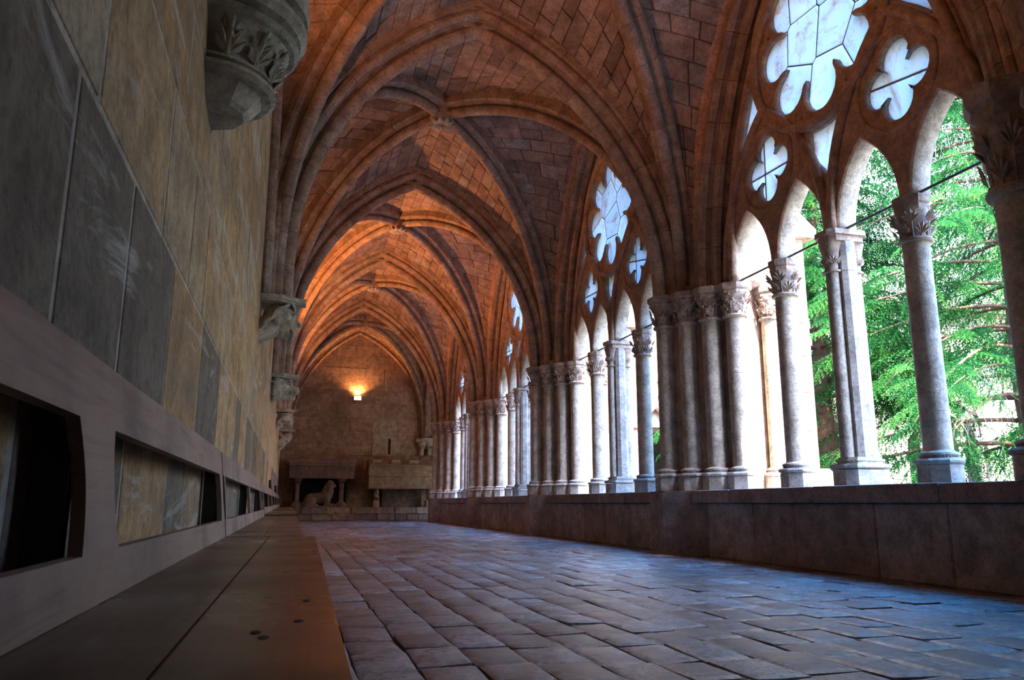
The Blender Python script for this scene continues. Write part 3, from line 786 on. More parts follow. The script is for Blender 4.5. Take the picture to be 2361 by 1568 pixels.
def window_bay(i, yc, name_n, label_place, full=True):
    w = empty('window_%d' % name_n, (0, yc, 0)); w['kind'] = 'structure'
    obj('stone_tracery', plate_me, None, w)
    for m in [ring_me, main_me]+sub_me+quat_me: obj(m.name.split('.')[0], m, None, w)
    ln = SETS[i % 2]
    if i % 2 not in panel_cache:
        vp = voro(disc, SEEDS[i % 2], 1); pc = [p.mesh('alabaster_pane') for P in vp for p in cut_panels(P, [])]; jb = MB()
        for P in vp:
            for a, b in zip(P, P[1:]+P[:1]):
                if min(math.hypot(a[0], a[1]-RC), math.hypot(b[0], b[1]-RC)) < .83: tube(jb, [V(4.48, *a), V(4.48, *b)], .008, 4)
        pt_ = [jb.mesh('putty_joint')]
        for j, q in enumerate(qf):
            c = (-.88, .88)[j]; ql = [((c-.5, 3.70+.06*j), (c+.5, 3.92-.1*j))]+([((c+.12, 3.3), (c+.08, 4.3))] if (i+j) % 2 else [])
            qd = [(c+.36*math.cos(2*PI*k/24), 3.815+.36*math.sin(2*PI*k/24)) for k in range(24)]
            pc += [p.mesh('alabaster_pane') for p in cut_panels(qd, ql)]
            pt_.append(putty_mb(ql, lambda a, b: (a-c)**2+(b-3.815)**2 < .35**2).mesh('putty_joint'))
        for q in sp_: pc += [p.mesh('alabaster_pane') for p in cut_panels(grow(q, .08), [])]
        for m in pc: m.materials.append(M['alabaster'])
        for m in pt_: m.materials.append(M['putty'])
        panel_cache[i % 2] = (pc, pt_)
    for m in panel_cache[i % 2][0]: obj('alabaster_pane', m, None, w)
    for m in panel_cache[i % 2][1]: obj('putty_joint', m, None, w)
    return w
WIN = []
for i in range(4): WIN.append(window_bay(i, BAYC[i], i+1, ''))
# moulded window arches (three orders), cut in voussoirs
ORDER = [[(.16, .0), (0, .0), (0, .13), (-.12, .13), (-.12, .26), (-.22, .26), (-.22, .42), (.16, .42)]]
ROLLS = [(-.015, .045, .05), (-.005, .135, .035), (-.13, .17, .06), (-.13, .265, .035), (-.235, .31, .06), (-.245, .40, .04)]
for i in range(4):
    yc = BAYC[i]; o = new_rib('window_arch', ['deep moulded window arch framing the nearest bright tracery', 'deep moulded window arch framing the second tracery window', 'deep moulded window arch framing the third tracery window', 'deep moulded window arch beside the farthest pier'][i]); cm = MB()
    for s in (1, -1):
        pts = warch(yc, s, 0, 4.5, 24); t = unit(pts[-1]-pts[-2]); dense, L = resample(pts+[pts[-1]+t*.06], 121)
        side = V(s, 0, 0); fr = arc_frames(dense, side)
        P0 = [(s*b, d+.012) for b, d in ORDER[0]]
        if s < 0: P0 = P0[::-1]
        sweep(cm, fr[::5], [(b*.97+.005*s, d) for b, d in P0])
        nv = int(L/.42)
        for k in range(nv):
            a, b = 120*k//nv, 120*(k+1)//nv; idx = list(range(a, b+1, max(1, (b-a)//4)))
            if idx[-1] != b: idx.append(b)
            f = [list(fr[q]) for q in idx]
            f[0][0] = f[0][0]+unit(dense[a+1]-dense[a])*.003; f[-1][0] = f[-1][0]-unit(dense[b]-dense[b-1])*.003
            mb = MB(); tn = min(1, max(0, rnd.gauss(.5, .25)))
            q0 = [(s*b_, d) for b_, d in ORDER[0]]; sweep(mb, f, q0 if s > 0 else q0[::-1], tn)
            for rb, rd, rr in ROLLS: sweep(mb, f, [(s*rb+rr*math.cos(2*PI*j/8), rd+rr*math.sin(2*PI*j/8)) for j in range(8)], tn)
            obj('voussoir', mb, M['rib'], o, smooth=.6)
    finish(o, cm, M['mortar'])
# facade masonry over each window (garden side)
def arch_poly(dl, n=20):
    h = math.sqrt((R_+dl)**2-K_**2); p = [(arch_x(CT+h*i/n, dl), CT+h*i/n) for i in range(n+1)]
    return p+[(-x, z) for x, z in reversed(p[:-1])]
ap = arch_poly(.03)
fac_poly = [(2.46, CT-.02), (2.46, 7.25), (-2.46, 7.25), (-2.46, CT-.02)]+[(-x, z) for x, z in ap]
fac_me = curve_plate('facade', [fac_poly], 4.66, 5.02, .005); fac_me.materials.append(M['sunstone'])
bw = MB(); box(bw, 4.3, 5.02, -4.2, 1.85, .5, 7.2); box(bw, 4.3, 5.02, 1.85, PY[0]-.6, 4.3, 7.2); tag(obj('wall_light_block', bw, M['endwall']), kind='structure')  # unseen wall added to darken the near bay; its gap lets some light in
for i in range(4):
    yc = BAYC[i]
    o = obj('wall_right', fac_me, None); o.location.y = yc; o['kind'] = 'structure'

# ------------------------------------------------------------------ parapet and piers
def ngon(r, n=8, rot=PI/8, sx=1., sy=1.): return [(r*math.cos(rot+2*PI*k/n)*sx, r*math.sin(rot+2*PI*k/n)*sy) for k in range(n)]
BY = [(-4.0, PY[0]), (PY[0], PY[1]), (PY[1], PY[2]), (PY[2], PY[3]), (PY[3], PY[4]+.2)]
PARN = ['', 'below the nearest bright window', 'below the second window', 'below the third window', 'beside the farthest pier']
for i, (a, b) in enumerate(BY):
    core = MB(); box(core, 4.12, 4.95, a, b, -.05, PT-.13)
    o = obj('parapet', core, M['mortar'])
    tag(o, f'dark low stone parapet {PARN[i]}' if i else 'dark low stone parapet outside the right of the frame', 'parapet')
    y = a
    while y < b-.02:
        L = min(rnd.uniform(.9, 1.5), b-y)
        if b-y-L < .4: L = b-y
        mb = MB(); box(mb, 4.045+rnd.uniform(0, .01), 4.99, y+.001, y+L-.001, PT-.13, PT+rnd.uniform(-.004, .004), .016, rnd.random()); obj('coping_stone', mb, M['parapet'], o, smooth=.5)
        y += L
    for (u0, u1, z0, z1) in coursed(a, b, 0, PT-.13, (.5, .55), (.55, 1.0)):
        mb = MB(); stone(mb, [(4.10, u1, z0), (4.10, u0, z0), (4.10, u0, z1), (4.10, u1, z1)], (-1, 0, 0), .06, .012, rnd.random(), .004, .001); obj('stone_slab', mb, M['parapet'], o)
COLS = [(4.03, .0), (4.18, -.25), (4.33, -.50), (4.49, -.725)]
PIERX = []
def core_poly(back=True):
    p = [(4.06, 0), (4.10, -.18), (4.30, -.42), (4.46, -.62), (4.70, -.66), (4.95, -.60)]
    return p+[(x, -y) for x, y in reversed(p[1:])]
for i, y in enumerate(PY):
    o = new_rib('pier', f'stepped stone core of the {PIER[i]}, behind its columns', 'pier')
    mb = MB(); prism(mb, [(x, yy+y) for x, yy in core_poly()], PT-.02, CT+.1, lambda u, v, h: (u, v, h)); 
    # masonry springing block above the capitals
    prism(mb, [(4.12+.0, y), (4.28, y-.33), (4.62, y-.62), (4.8, y-.62), (4.8, y+.62), (4.62, y+.62), (4.28, y+.33)], CT+.1, CT+1.0, lambda u, v, h: (u+(h-CT-.1)*.12 if u < 4.6 else u, v, h))
    finish(o, mb, M['rib'])
    pl = MB(); prism(pl, [(x, yy+y) for x, yy in [(3.86, .2), (3.84, -.14), (4.02, -.38), (4.18, -.60), (4.34, -.86), (4.5, -.9), (4.5, .9), (4.34, .86), (4.18, .60), (4.02, .38)]], -.03, PT-.02, lambda u, v, h: (u, v, h), .3)
    obj('pier_plinth', pl, M['parapet'], o)
    pc = MB(); prism(pc, [(x, yy+y) for x, yy in [(3.90, .16), (3.88, -.12), (4.05, -.36), (4.21, -.58), (4.36, -.84), (4.5, -.88), (4.5, .88), (4.36, .84), (4.21, .58), (4.05, .36)]], PT-.02, PT+.0, lambda u, v, h: (u, v, h), .6)
    obj('plinth_cap', pc, M['parapet'], o)

# ------------------------------------------------------------------ columns
def base_mbs(rs, fresh):
    pl = MB(); R = rs*1.62
    prism(pl, ngon(R), 0, .135, lambda u, v, h: (u, v, h)); prism(pl, ngon(R*.97), .135, .142, lambda u, v, h: (u, v, h))
    to = MB(); lathe(to, [(R*1.02, .142), (R*1.08, .152), (R*1.09, .165), (R*1.03, .178), (R*.86, .183)], 8, PI/8, 2*PI+PI/8)
    lathe(to, [(R*.84, .18), (R*.80, .186), (R*.80, .203), (R*.86, .207), (R*.84, .222), (rs*1.12, .232), (rs*1.02, .24)], 28)
    bead = MB()
    for k in range(36):
        a = 2*PI*k/36; c = V(math.cos(a), math.sin(a), 0)*R*.815; e = V(-math.sin(a), math.cos(a), 0)*R*.045; q = V(0, 0, .007); d = unit(c)*R*.03
        bead.add([c-e-q+V(0, 0, .195), c+e-q+V(0, 0, .195), c+e+q+V(0, 0, .195), c-e+q+V(0, 0, .195), c+d+V(0, 0, .195)], [(0, 1, 4), (1, 2, 4), (2, 3, 4), (3, 0, 4)])
    return pl, to, bead
def cap_mbs(rs, H, style, cw=1.0):
    bell = MB(); z0 = H-.335; z1 = H-.115
    lathe(bell, [(rs*1.0, z0-.03), (rs*1.2, z0-.026), (rs*1.28, z0-.012), (rs*1.2, z0+.002), (rs*1.04, z0+.006), (rs*1.02, z0+.05), (rs*1.08, z0+.11), (rs*(1+.22*cw), z0+.17), (rs*(1+.45*cw), z1), (rs*(1+.43*cw), z1+.01)], 24)
    lf = MB()
    n1 = 6
    for t, (zz, rr, sz) in enumerate(((z0+.02, rs*1.06, .125), (z0+.115, rs*1.22, .13))):
        for k in range(n1):
            a = 2*PI*(k+.5*t)/n1+.2; d = V(math.cos(a), math.sin(a), 0)
            if style == 0: leaf(lf, d*rr+V(0, 0, zz), d+V(0, 0, -.35), V(0, 0, 1)+d*.35, sz*.85, .5, 5, .2)
            else:
                c = d*(rr+.02)+V(0, 0, zz+.045)
                for w in range(6):
                    b = 2*PI*w/6; up = V(0, 0, 1)+d*.3; sd = np.cross(V(0, 0, 1), d); dd = unit(up*math.cos(b)+sd*math.sin(b))
                    leaf(lf, c, d, dd, sz*.52, .5, 1 if False else 3, .15)
            tube(lf, [d*(rs*1.02)+V(0, 0, z0), d*(rr*.99+.005)+V(0, 0, zz)], [.008, .006], 5)
    ab = MB()
    lathe(ab, [(rs*(1+.42*cw), H-.118), (rs*(1+.56*cw), H-.108), (rs*(1+.6*cw), H-.088), (rs*(1+.52*cw), H-.074), (rs*(1+.72*cw), H-.058), (rs*(1+.78*cw), H-.04), (rs*(1+.78*cw), H)], 8, PI/8, 2*PI+PI/8)
    return bell, lf, ab
def shaft_mb(rs, z0, z1, joints=()):
    sm = MB(); zs = sorted([z0, z1]+[j+d for j in joints for d in (-.004, 0, .004)]); prof = []
    n = 14
    for k in range(n+1): zs.append(z0+(z1-z0)*k/n)
    zs = sorted(set(zs)); fluct = random.Random(3)
    for z in zs:
        r = rs*(1-.03*(z-z0)/(z1-z0))
        if any(abs(z-j) < 1e-6 for j in joints): r *= .965
        prof.append((r, z))
    lathe(sm, prof, 24); return sm
HC = CT-PT
ORDC = ['corridor-side column', 'second column counted from the corridor side', 'third column counted from the corridor side', 'garden-side front column']
PIERL = ['pier at the right edge', 'nearest whole pier', 'second pier', 'third pier', 'farthest pier']
protos = {}
def column(loc, label, rs=.108, style=0, fresh=False, joints=(.9,), rz=0., H=HC, key=None, group=None, scale=1.0, kz=1.0):
    k = (rs, style, fresh, joints, H, kz)
    if k in protos:
        o = copy_tree(protos[k])
    else:
        o = empty('colonnette'); protos[k] = o
        pl, to, be = base_mbs(rs, fresh); bm_ = M['newstone'] if fresh else M['column']
        b = obj('plinth', pl, bm_, o); t = obj('base_ring', to, bm_, o, smooth=.6); obj('bead_row', be, M['capital'], t)
        obj('shaft', shaft_mb(rs, .238, H-.355*kz, joints), M['column'], o, smooth=.6)
        bell, lf, ab = cap_mbs(rs, H, style, .55 if rs == .10 else 1.0)
        for q in (bell, lf, ab): q.v = [(x_, y_, H-(H-z_)*kz) for x_, y_, z_ in q.v]
        c = obj('capital', bell, M['capital'], o, smooth=.7); obj('carved_leafage', lf, M['capital'], c); obj('abacus', ab, M['capital'], o, smooth=.3)
    o.location = loc; o.rotation_euler.z = rz; o.scale = (scale, scale, 1) ; tag(o, label, 'column', group); return o
for i, y in enumerate(PY):
    for k, (x, dy) in enumerate(COLS):
        if i == 0 and k > 0: continue
        column((x, y+dy, PT), f'leaf-capital colonnette, {ORDC[k]} of the {PIERL[i]}', style=1 if i % 2 else 0, fresh=(k == 3), joints=[(.5, 1.3), (.62,), (.35, 1.05), (1.2,)][k], rz=rnd.choice([0, PI/4, PI/2]))
    if i == 0:
        column((4.17, 3.47, PT), 'big dark column with a tall deeply carved capital at the right edge', rs=.14, style=0, joints=(.62,), H=2.39, kz=1.95)
        column((4.50, 3.73, PT), 'darker column with carved capital just behind the big one at the right edge', rs=.115, style=1, joints=(.62,), kz=1.9)
    column((4.93, y-.70 if i else y+.70, PT), f'outer garden-side colonnette behind the {PIERL[i]}', style=1, fresh=True, joints=(1.2,), rs=.095)
LIGHTP = ['nearest bright window', 'second window', 'third window', 'fourth window']
def centre_pier(yc, label):
    o = empty('window_pier', (4.5, yc, PT)); tag(o, label, 'pier')
    H = HC
    oct_ = [(-.12, -.085), (-.06, -.115), (.06, -.115), (.12, -.085), (.12, .085), (.06, .115), (-.06, .115), (-.12, .085)]
    mb = MB(); prism(mb, oct_, .2, H-.1, lambda u, v, h: (u*(.72-.08*h/H), v*(1.05-.1*h/H), h)); obj('shaft', mb, M['newstone'], o)
    jb = MB(); prism(jb, oct_, H-.365, H-.36, lambda u, v, h: (u*.665, v*.97, h)); obj('joint', jb, M['putty'], o)
    for s, nm in ((-1, 'slender front shaft'), (1, 'slender garden shaft')):
        sm = MB(); lathe(sm, [(.062, .2), (.058, H-.36)], 16, c=(s*.108, 0, 0)); q = obj('slender_shaft', sm, M['column'], o, smooth=.6)
        cm = MB(); lathe(cm, [(.06, H-.37), (.078, H-.365), (.078, H-.35), (.06, H-.345), (.062, H-.28), (.085, H-.16), (.10, H-.1)], 16, c=(s*.108, 0, 0))
        for k in range(6):
            a = 2*PI*k/6; d = V(math.cos(a), math.sin(a), 0); leaf(cm, V(s*.108, 0, H-.30)+d*.062, d, V(0, 0, 1)+d*.2, .085, .5, 5, .15)
        obj('small_capital', cm, M['capital'], q, smooth=.5)
    ab = MB(); P = [(-.20, -.08), (-.15, -.13), (.15, -.13), (.20, -.08), (.20, .08), (.15, .13), (-.15, .13), (-.20, .08)]
    prism(ab, P, H-.045, H, lambda u, v, h: (u, v, h)); prism(ab, [(u*.88, v*.86) for u, v in P], H-.1, H-.045, lambda u, v, h: (u, v, h)); obj('abacus', ab, M['capital'], o)
    bs = MB(); Q = [(-.21, -.08), (-.15, -.15), (.15, -.15), (.21, -.08), (.21, .08), (.15, .15), (-.15, .15), (-.21, .08)]
    prism(bs, Q, 0, .135, lambda u, v, h: (u, v, h)); obj('plinth', bs, M['newstone'], o)
    tm = MB()
    for sc_, a, b in ((1.03, .142, .152), (1.10, .152, .168), (1.04, .168, .178), (.88, .178, .186), (.82, .186, .204), (.88, .204, .22), (.78, .22, .235)):
        prism(tm, [(u*sc_, v*sc_) for u, v in Q], a, b, lambda u, v, h: (u, v, h))
    obj('base_ring', tm, M['newstone'], o); return o
for i in range(4):
    yc = BAYC[i]
    centre_pier(yc, f'pale octagonal centre pier with two slender shafts in the {LIGHTP[i]}')
    column((4.5, yc+.835, PT), f'slim stone column left of the centre pier in the {LIGHTP[i]}', style=0, fresh=True, joints=(1.55,) if i else (1.62,), rs=.10)
    column((4.5, yc-.825, PT), f'slim stone column right of the centre pier in the {LIGHTP[i]}', style=0, fresh=True, joints=(.52,), rs=.10)
    tr = MB(); tube(tr, [V(4.5, yc-1.72, CT+.02), V(4.5, yc+1.72, CT+.02)], .011, 6)
    tag(obj('tie_rod', tr, M['iron']), f'thin iron tie rod crossing the lights of the {LIGHTP[i]}', 'rod')

# ------------------------------------------------------------------ carved corbels on the left wall
def corbel_top(o, y, z=2.52, w=.24):
    mb = MB(); P = [(WL-.03, y-w), (WL+.20, y-w), (WL+.36, y-w*.45), (WL+.43, y-.1), (WL+.43, y+.1), (WL+.36, y+w*.45), (WL+.20, y+w), (WL-.03, y+w)]
    prism(mb, P, z-.04, z, lambda u, v, h: (u, v, h)); cx, cy = WL, y
    prism(mb, [(cx+(u-cx)*.9, cy+(v-cy)*.9) for u, v in P], z-.058, z-.04, lambda u, v, h: (u, v, h))
    obj('abacus', mb, M['corbel'], o)
def head(o, y, beast=False):
    x0, zc = WL, 2.315
    if not beast:
        P = [('e', (x0+.17, y, zc+.02), (.16, .135, .155)), ('e', (x0+.235, y, zc-.06), (.115, .105, .13)), ('e', (x0+.31, y, zc-.135), (.05, .055, .045)),
             ('c', (x0+.335, y, zc+.02), (x0+.375, y, zc-.045), .014, .026), ('e', (x0+.325, y, zc+.045), (.03, .085, .02)), ('e', (x0+.335, y, zc-.085), (.026, .048, .012)), ('e', (x0+.33, y, zc-.108), (.026, .042, .013)),
             ('e', (x0+.318, y-.045, zc+.012), (.02, .024, .013)), ('e', (x0+.318, y+.045, zc+.012), (.02, .024, .013)), ('e', (x0+.285, y-.075, zc-.05), (.04, .035, .045)), ('e', (x0+.285, y+.075, zc-.05), (.04, .035, .045)),
             ('e', (x0+.17, y-.125, zc-.03), (.035, .02, .045)), ('e', (x0+.17, y+.125, zc-.03), (.035, .02, .045)),
             ('c', (x0-.02, y, zc-.12), (x0+.16, y, zc-.05), .13, .11), ('c', (x0-.02, y-.1, zc-.2), (x0+.1, y-.08, zc-.13), .05, .05), ('c', (x0-.02, y+.1, zc-.2), (x0+.1, y+.08, zc-.13), .05, .05)]
        blob('carved_head', P, M['corbel'], o, .012, 2)
        hm = MB()
        for s in (-1, 1):
            for k in range(12):
                pts = []
                for q in range(13):
                    t = q/12; u = .25+.75*t
                    pts.append(V(x0+.285-.012*k-.20*t+.012*math.sin(9*t+k*.9), y+s*(.035+.118*math.sin(min(1, u+.03*k)*PI/2)+.006*math.sin(11*t+k)), zc+.165-.016*k-.19*t**1.4+.012*math.cos(9*t+k*.9)))
                tube(hm, pts, [.006]+[.012+.003*math.sin(5*q+k) for q in range(11)]+[.004], 6)
        for k in range(6):
            yy = y-.075+.03*k
            tube(hm, [V(x0+.29, yy, zc-.10), V(x0+.325, yy, zc-.13), V(x0+.315+.012*(k % 2), yy*1.0, zc-.165), V(x0+.30, yy, zc-.19)], [.012, .016, .014, .006], 6)
        for k in range(7):
            yy = y-.09+.03*k; tube(hm, [V(x0+.24, yy, zc+.165), V(x0+.30, yy, zc+.15), V(x0+.325, yy+.008, zc+.115), V(x0+.315, yy+.016, zc+.10)], [.012, .015, .014, .008], 6)
        obj('hair', hm, M['corbel'], o, smooth=3.2)
    else:
        P = [('e', (x0+.14, y, zc), (.17, .15, .16)), ('c', (x0+.2, y, zc-.01), (x0+.37, y, zc-.035), .105, .07), ('e', (x0+.395, y, zc-.01), (.04, .055, .035)), ('c', (x0+.14, y, zc-.13), (x0+.34, y, zc-.165), .065, .04),
             ('e', (x0+.29, y-.07, zc+.07), (.05, .04, .04)), ('e', (x0+.29, y+.07, zc+.07), (.05, .04, .04)), ('e', (x0+.31, y, zc+.09), (.03, .1, .018)), ('e', (x0+.08, y-.14, zc+.1), (.05, .03, .07)), ('e', (x0+.08, y+.14, zc+.1), (.05, .03, .07)),
             ('c', (x0-.02, y, zc-.08), (x0+.12, y, zc-.04), .17, .15), ('e', (x0+.36, y, zc-.135), (.02, .04, .03))]
        blob('beast_head', P, M['corbel'], o, .012, 1)
        hm = MB()
        for s in (-1, 1):
            for k in range(12):
                a = k/11; b = a*2.4-.5
                pts = [V(x0+.17, y+s*(.145), zc+.12-.26*a), V(x0+.10, y+s*.165, zc+.13-.27*a-.02), V(x0+.03, y+s*.175, zc+.11-.27*a-.05)]
                tube(hm, resample(pts, 6)[0], [.008, .018, .022, .022, .018, .008], 6)
        obj('mane', hm, M['corbel'], o, smooth=3.2)
        tm = MB()
        for s in (-1, 1):
            for k in range(4): lathe(tm, [(.011, 0), (.004, -.03)], 6, c=(x0+.30+.025*k, y+s*.045, zc-.085))
        obj('teeth', tm, M['corbel'], o)
def new_thing(name, label, cat, loc=(0, 0, 0)):
    o = empty(name, loc); tag(o, label, cat); return o
# foliate corbel nearest to the camera
o = new_thing('corbel', 'large rounded corbel with carved leaves hanging from the wall at the top', 'corbel')
y0 = PY[0]-.06
mb = MB(); lathe(mb, [(.02, 1.985), (.13, 1.99), (.15, 2.005), (.20, 2.075)], 5, -PI/2, PI/2, (WL, y0, 0)); obj('corbel_foot', mb, M['corbel'], o)
mb = MB(); lathe(mb, [(.19, 2.065), (.222, 2.068), (.242, 2.082), (.236, 2.10), (.212, 2.105), (.212, 2.113), (.232, 2.118), (.226, 2.132), (.205, 2.138)], 28, -PI/2, PI/2, (WL, y0, 0)); obj('lower_ring', mb, M['corbel'], o, smooth=.45)
mb = MB(); lathe(mb, [(.215, 2.125), (.22, 2.16), (.235, 2.2), (.265, 2.25), (.285, 2.28)], 28, -PI/2, PI/2, (WL, y0, 0)); obj('bell', mb, M['corbel'], o, smooth=.8)
mb = MB(); lathe(mb, [(.27, 2.27), (.30, 2.275), (.318, 2.29), (.30, 2.305), (.28, 2.31), (.28, 2.318), (.322, 2.324), (.345, 2.35), (.345, 2.372), (.322, 2.382), (.312, 2.396), (.312, 2.412), (.345, 2.417), (.352, 2.45), (.345, 2.52)], 32, -PI/2, PI/2, (WL, y0, 0)); obj('upper_ring', mb, M['corbel'], o, smooth=.45)
for k in range(6):
    a = -1.25+2.5*k/5; d = V(math.cos(a), math.sin(a), 0); lf = MB()
    for zz, r, s in ((2.135, .22, .10), (2.19, .232, .085)):
        leaf(lf, V(WL, y0, zz)+d*(r+.002), d, V(0, 0, 1)+d*.25, s, .5, 5, .28)
    tube(lf, [V(WL, y0, 2.13)+d*.22, V(WL, y0, 2.2)+d*.24, V(WL, y0, 2.26)+d*.285], [.012, .012, .006], 6)
    obj('carved_leaf', lf, M['corbel'], o)
for i, (kind, lab) in enumerate([('head', 'corbel carved as a bearded human head with wavy hair'), ('beast', 'corbel carved as an open-mouthed snarling beast head'), ('head2', 'third carved corbel along the wall, a small crowned head'), ('fold', 'farthest corbel along the left wall, a crouching draped figure')]):
    y = PY[i+1]; o = new_thing('corbel', lab, 'corbel'); corbel_top(o, y)
    if kind == 'head': head(o, y)
    elif kind == 'beast': head(o, y, True)
    elif kind == 'head2':
        head(o, y); mb = MB(); lathe(mb, [(.15, 2.43), (.16, 2.40), (.15, 2.385)], 20, c=(WL+.18, y, 0)); obj('crown', mb, M['corbel'], o, smooth=.8)
    else:
        P = [('c', (WL, y-.1, 2.15), (WL+.2, y-.05, 2.32), .1, .12), ('c', (WL+.02, y+.1, 2.1), (WL+.25, y+.05, 2.3), .09, .11), ('e', (WL+.25, y, 2.36), (.11, .1, .1)), ('c', (WL, y, 1.98), (WL+.1, y, 2.12), .07, .1),
             ('c', (WL+.05, y-.17, 2.35), (WL+.25, y-.12, 2.2), .05, .04), ('c', (WL+.05, y+.17, 2.35), (WL+.25, y+.12, 2.2), .05, .04), ('e', (WL+.33, y, 2.34), (.04, .03, .04))]
        blob('crouching_figure', P, M['corbel'], o, .014, 2)
o = new_thing('corbel', 'double scrolled corbel where the end wall meets the right corner', 'corbel')
mb = MB(); prism(mb, [(4.12, ENDY), (4.12, ENDY-.26), (4.3, ENDY-.4), (4.66, ENDY-.4), (4.78, ENDY-.26), (4.78, ENDY)], 2.60, 2.72, lambda u, v, h: (u, v, h)); obj('abacus', mb, M['corbel'], o)
for xx in (4.30, 4.58):
    mb = MB(); lathe(mb, [(.03, 2.12), (.08, 2.16), (.09, 2.24), (.07, 2.3), (.10, 2.38), (.14, 2.5), (.16, 2.6)], 14, c=(xx, ENDY-.14, 0))
    for k in range(5):
        a = -PI+PI*k/4; d = V(math.cos(a), math.sin(a), 0); leaf(mb, V(xx, ENDY-.14, 2.36)+d*.09, d, V(0, 0, 1)+d*.3, .15, .5, 5, .3)
    obj('corbel_bell', mb, M['corbel'], o, smooth=.5)
# wall shafts rising behind the corbels are part of the ribs above

# ------------------------------------------------------------------ benches along the left wall
def bench(y0, y1, xs, zs, posts, label, planks=2, backx=(-.27, -.315), ztop=(.655, .7625), pw=.2, first=False, xf=None):
    o = new_thing('bench', label, 'bench')
    xa, xb = xs; xf = xb if xf is None else xf
    cuts = [xa+(xb-xa)*k/planks for k in range(planks+1)]
    for k in range(planks):
        mb = MB(); e0, e1 = xa+(xf-xa)*k/planks, xa+(xf-xa)*(k+1)/planks; la = zs-(0 if k else .001)
        prism(mb, [(e0+.001, y0), (e1-.001, y0), (cuts[k+1]-.001, y1), (cuts[k]+.001, y1)], zs-.032, la-.004, lambda u, v, h: (u, v, h)); prism(mb, [(e0+.0025, y0), (e1-.0025-(.004 if k else 0), y0), (cuts[k+1]-.0025-(.004 if k else 0), y1), (cuts[k]+.0025, y1)], la-.004, la, lambda u, v, h: (u, v, h)); obj('seat_plank', mb, M['seatwood'], o)
    lean = lambda z: backx[0]+(backx[1]-backx[0])*(z-zs)/(ztop[1]-zs)
    def lbox(ya, yb, za, zb, t=.024, wav=0.0):
        mb = MB(); n = 10; vs = []
        if wav == 0:
            q = [(lean(za), za), (lean(zb), zb)]
            for yy in (ya, yb):
                for xx, zz in q: vs += [(xx, yy, zz), (xx-t, yy, zz)]
            mb.add(vs, [(0, 2, 6, 4), (1, 5, 7, 3), (0, 1, 3, 2), (4, 6, 7, 5), (0, 4, 5, 1), (2, 3, 7, 6)])
        else:
            for k in range(n+1):
                zz = za+(zb-za)*k/n; s = k/n; w = wav*math.sin(s*PI*1.0)*(1 if True else 0); xx = lean(zz)
                vs += [(xx, ya+w, zz), (xx, yb-w*.8, zz), (xx-t, yb-w*.8, zz), (xx-t, ya+w, zz)]
            fs = [(k*4+j, k*4+(j+1) % 4, (k+1)*4+(j+1) % 4, (k+1)*4+j) for k in range(n) for j in range(4)]+[(3, 2, 1, 0), (n*4, n*4+1, n*4+2, n*4+3)]
            mb.add(vs, fs)
        return mb
    obj('bottom_rail', lbox(y0, y1, zs, zs+.075, .022), M['wood'], o)
    obj('top_rail', lbox(y0, y1, ztop[0], ztop[1], .026), M['wood'], o)
    for p, w in posts:
        obj('back_slat', lbox(p, p+w, zs+.074, ztop[0]+.004, .02, .028 if w > .1 else .012), M['wood'], o)
        mb = MB(); box(mb, WL+.012, lean(.6)-.018, p+.02, p+.05, .02, ztop[0]+.03); obj('back_post', mb, M['knot'], o)  # near-black wood: the shade behind the slat is put into the colour
    for p in (y0+.15, (y0+y1)/2, y1-.15):
        mb = MB(); P = [(xa-.02, 0), (xf-.07, 0), (xf-.045, .2), (xf-.03, zs-.034), (xa-.02, zs-.034)]
        prism(mb, P, p-.02, p+.02, lambda u, v, h: (u, h, v)); obj('leg', mb, M['wood'], o)
    mb = MB(); prism(mb, [(xf-.05, y0+.17), (xf-.03, y0+.17), (xb-.03, y1-.17), (xb-.05, y1-.17)], zs-.11, zs-.034, lambda u, v, h: (u, v, h)); obj('apron', mb, M['wood'], o)
    if first:
        for (kx, ky) in ((-.03, 1.02), (-.02, .98), (.02, 1.10), (.035, 1.32)):
            km = MB(); lathe(km, [(.007, -.001), (.006, .0012)], 12, c=(kx, ky, zs), sx=1.0, sy=1.6); obj('knot', km, M['knot'], o)
    return o
SZ = .38
bench(-1.5, 3.86, (-.285, .127), SZ, [(-1.3, .2), (1.27, .25), (3.70, .16)], 'long wooden bench nearest the camera with knotted seat and slatted back', first=True, xf=.018)
bench(3.90, 9.75, (-.285, .105), SZ, [(3.95, .07), (6.35, .10), (9.0, .10)], 'second wooden bench along the wall, narrower seat, three back slats', 2, xf=.068)
bench(9.80, 14.6, (-.28, .105), SZ+.025, [(9.9, .08), (12.2, .10), (14.3, .1)], 'third wooden bench along the wall, slightly taller than the second')
o4 = bench(14.7, 20.2, (-.28, .10), SZ+.035, [(14.75, .1), (17.4, .1), (20.0, .1)], 'fourth wooden bench along the wall with dark end post')
mb = MB(); 
prism(mb, [(-.36, SZ+.03), (-.27, SZ+.03), (-.335, .93), (-.372, .93)], 14.64, 14.69, lambda u, v, h: (u, h, v)); obj('end_post', mb, M['knot'], o4)
o5 = bench(20.3, 25.2, (-.28, .08), SZ+.035, [(20.4, .1), (22.7, .1), (25., .1)], 'farthest wooden bench along the wall beside the left sarcophagus')
mb = MB(); prism(mb, [(-.36, SZ+.03), (-.27, SZ+.03), (-.335, .95), (-.372, .95)], 20.24, 20.29, lambda u, v, h: (u, h, v)); obj('end_post', mb, M['knot'], o5)

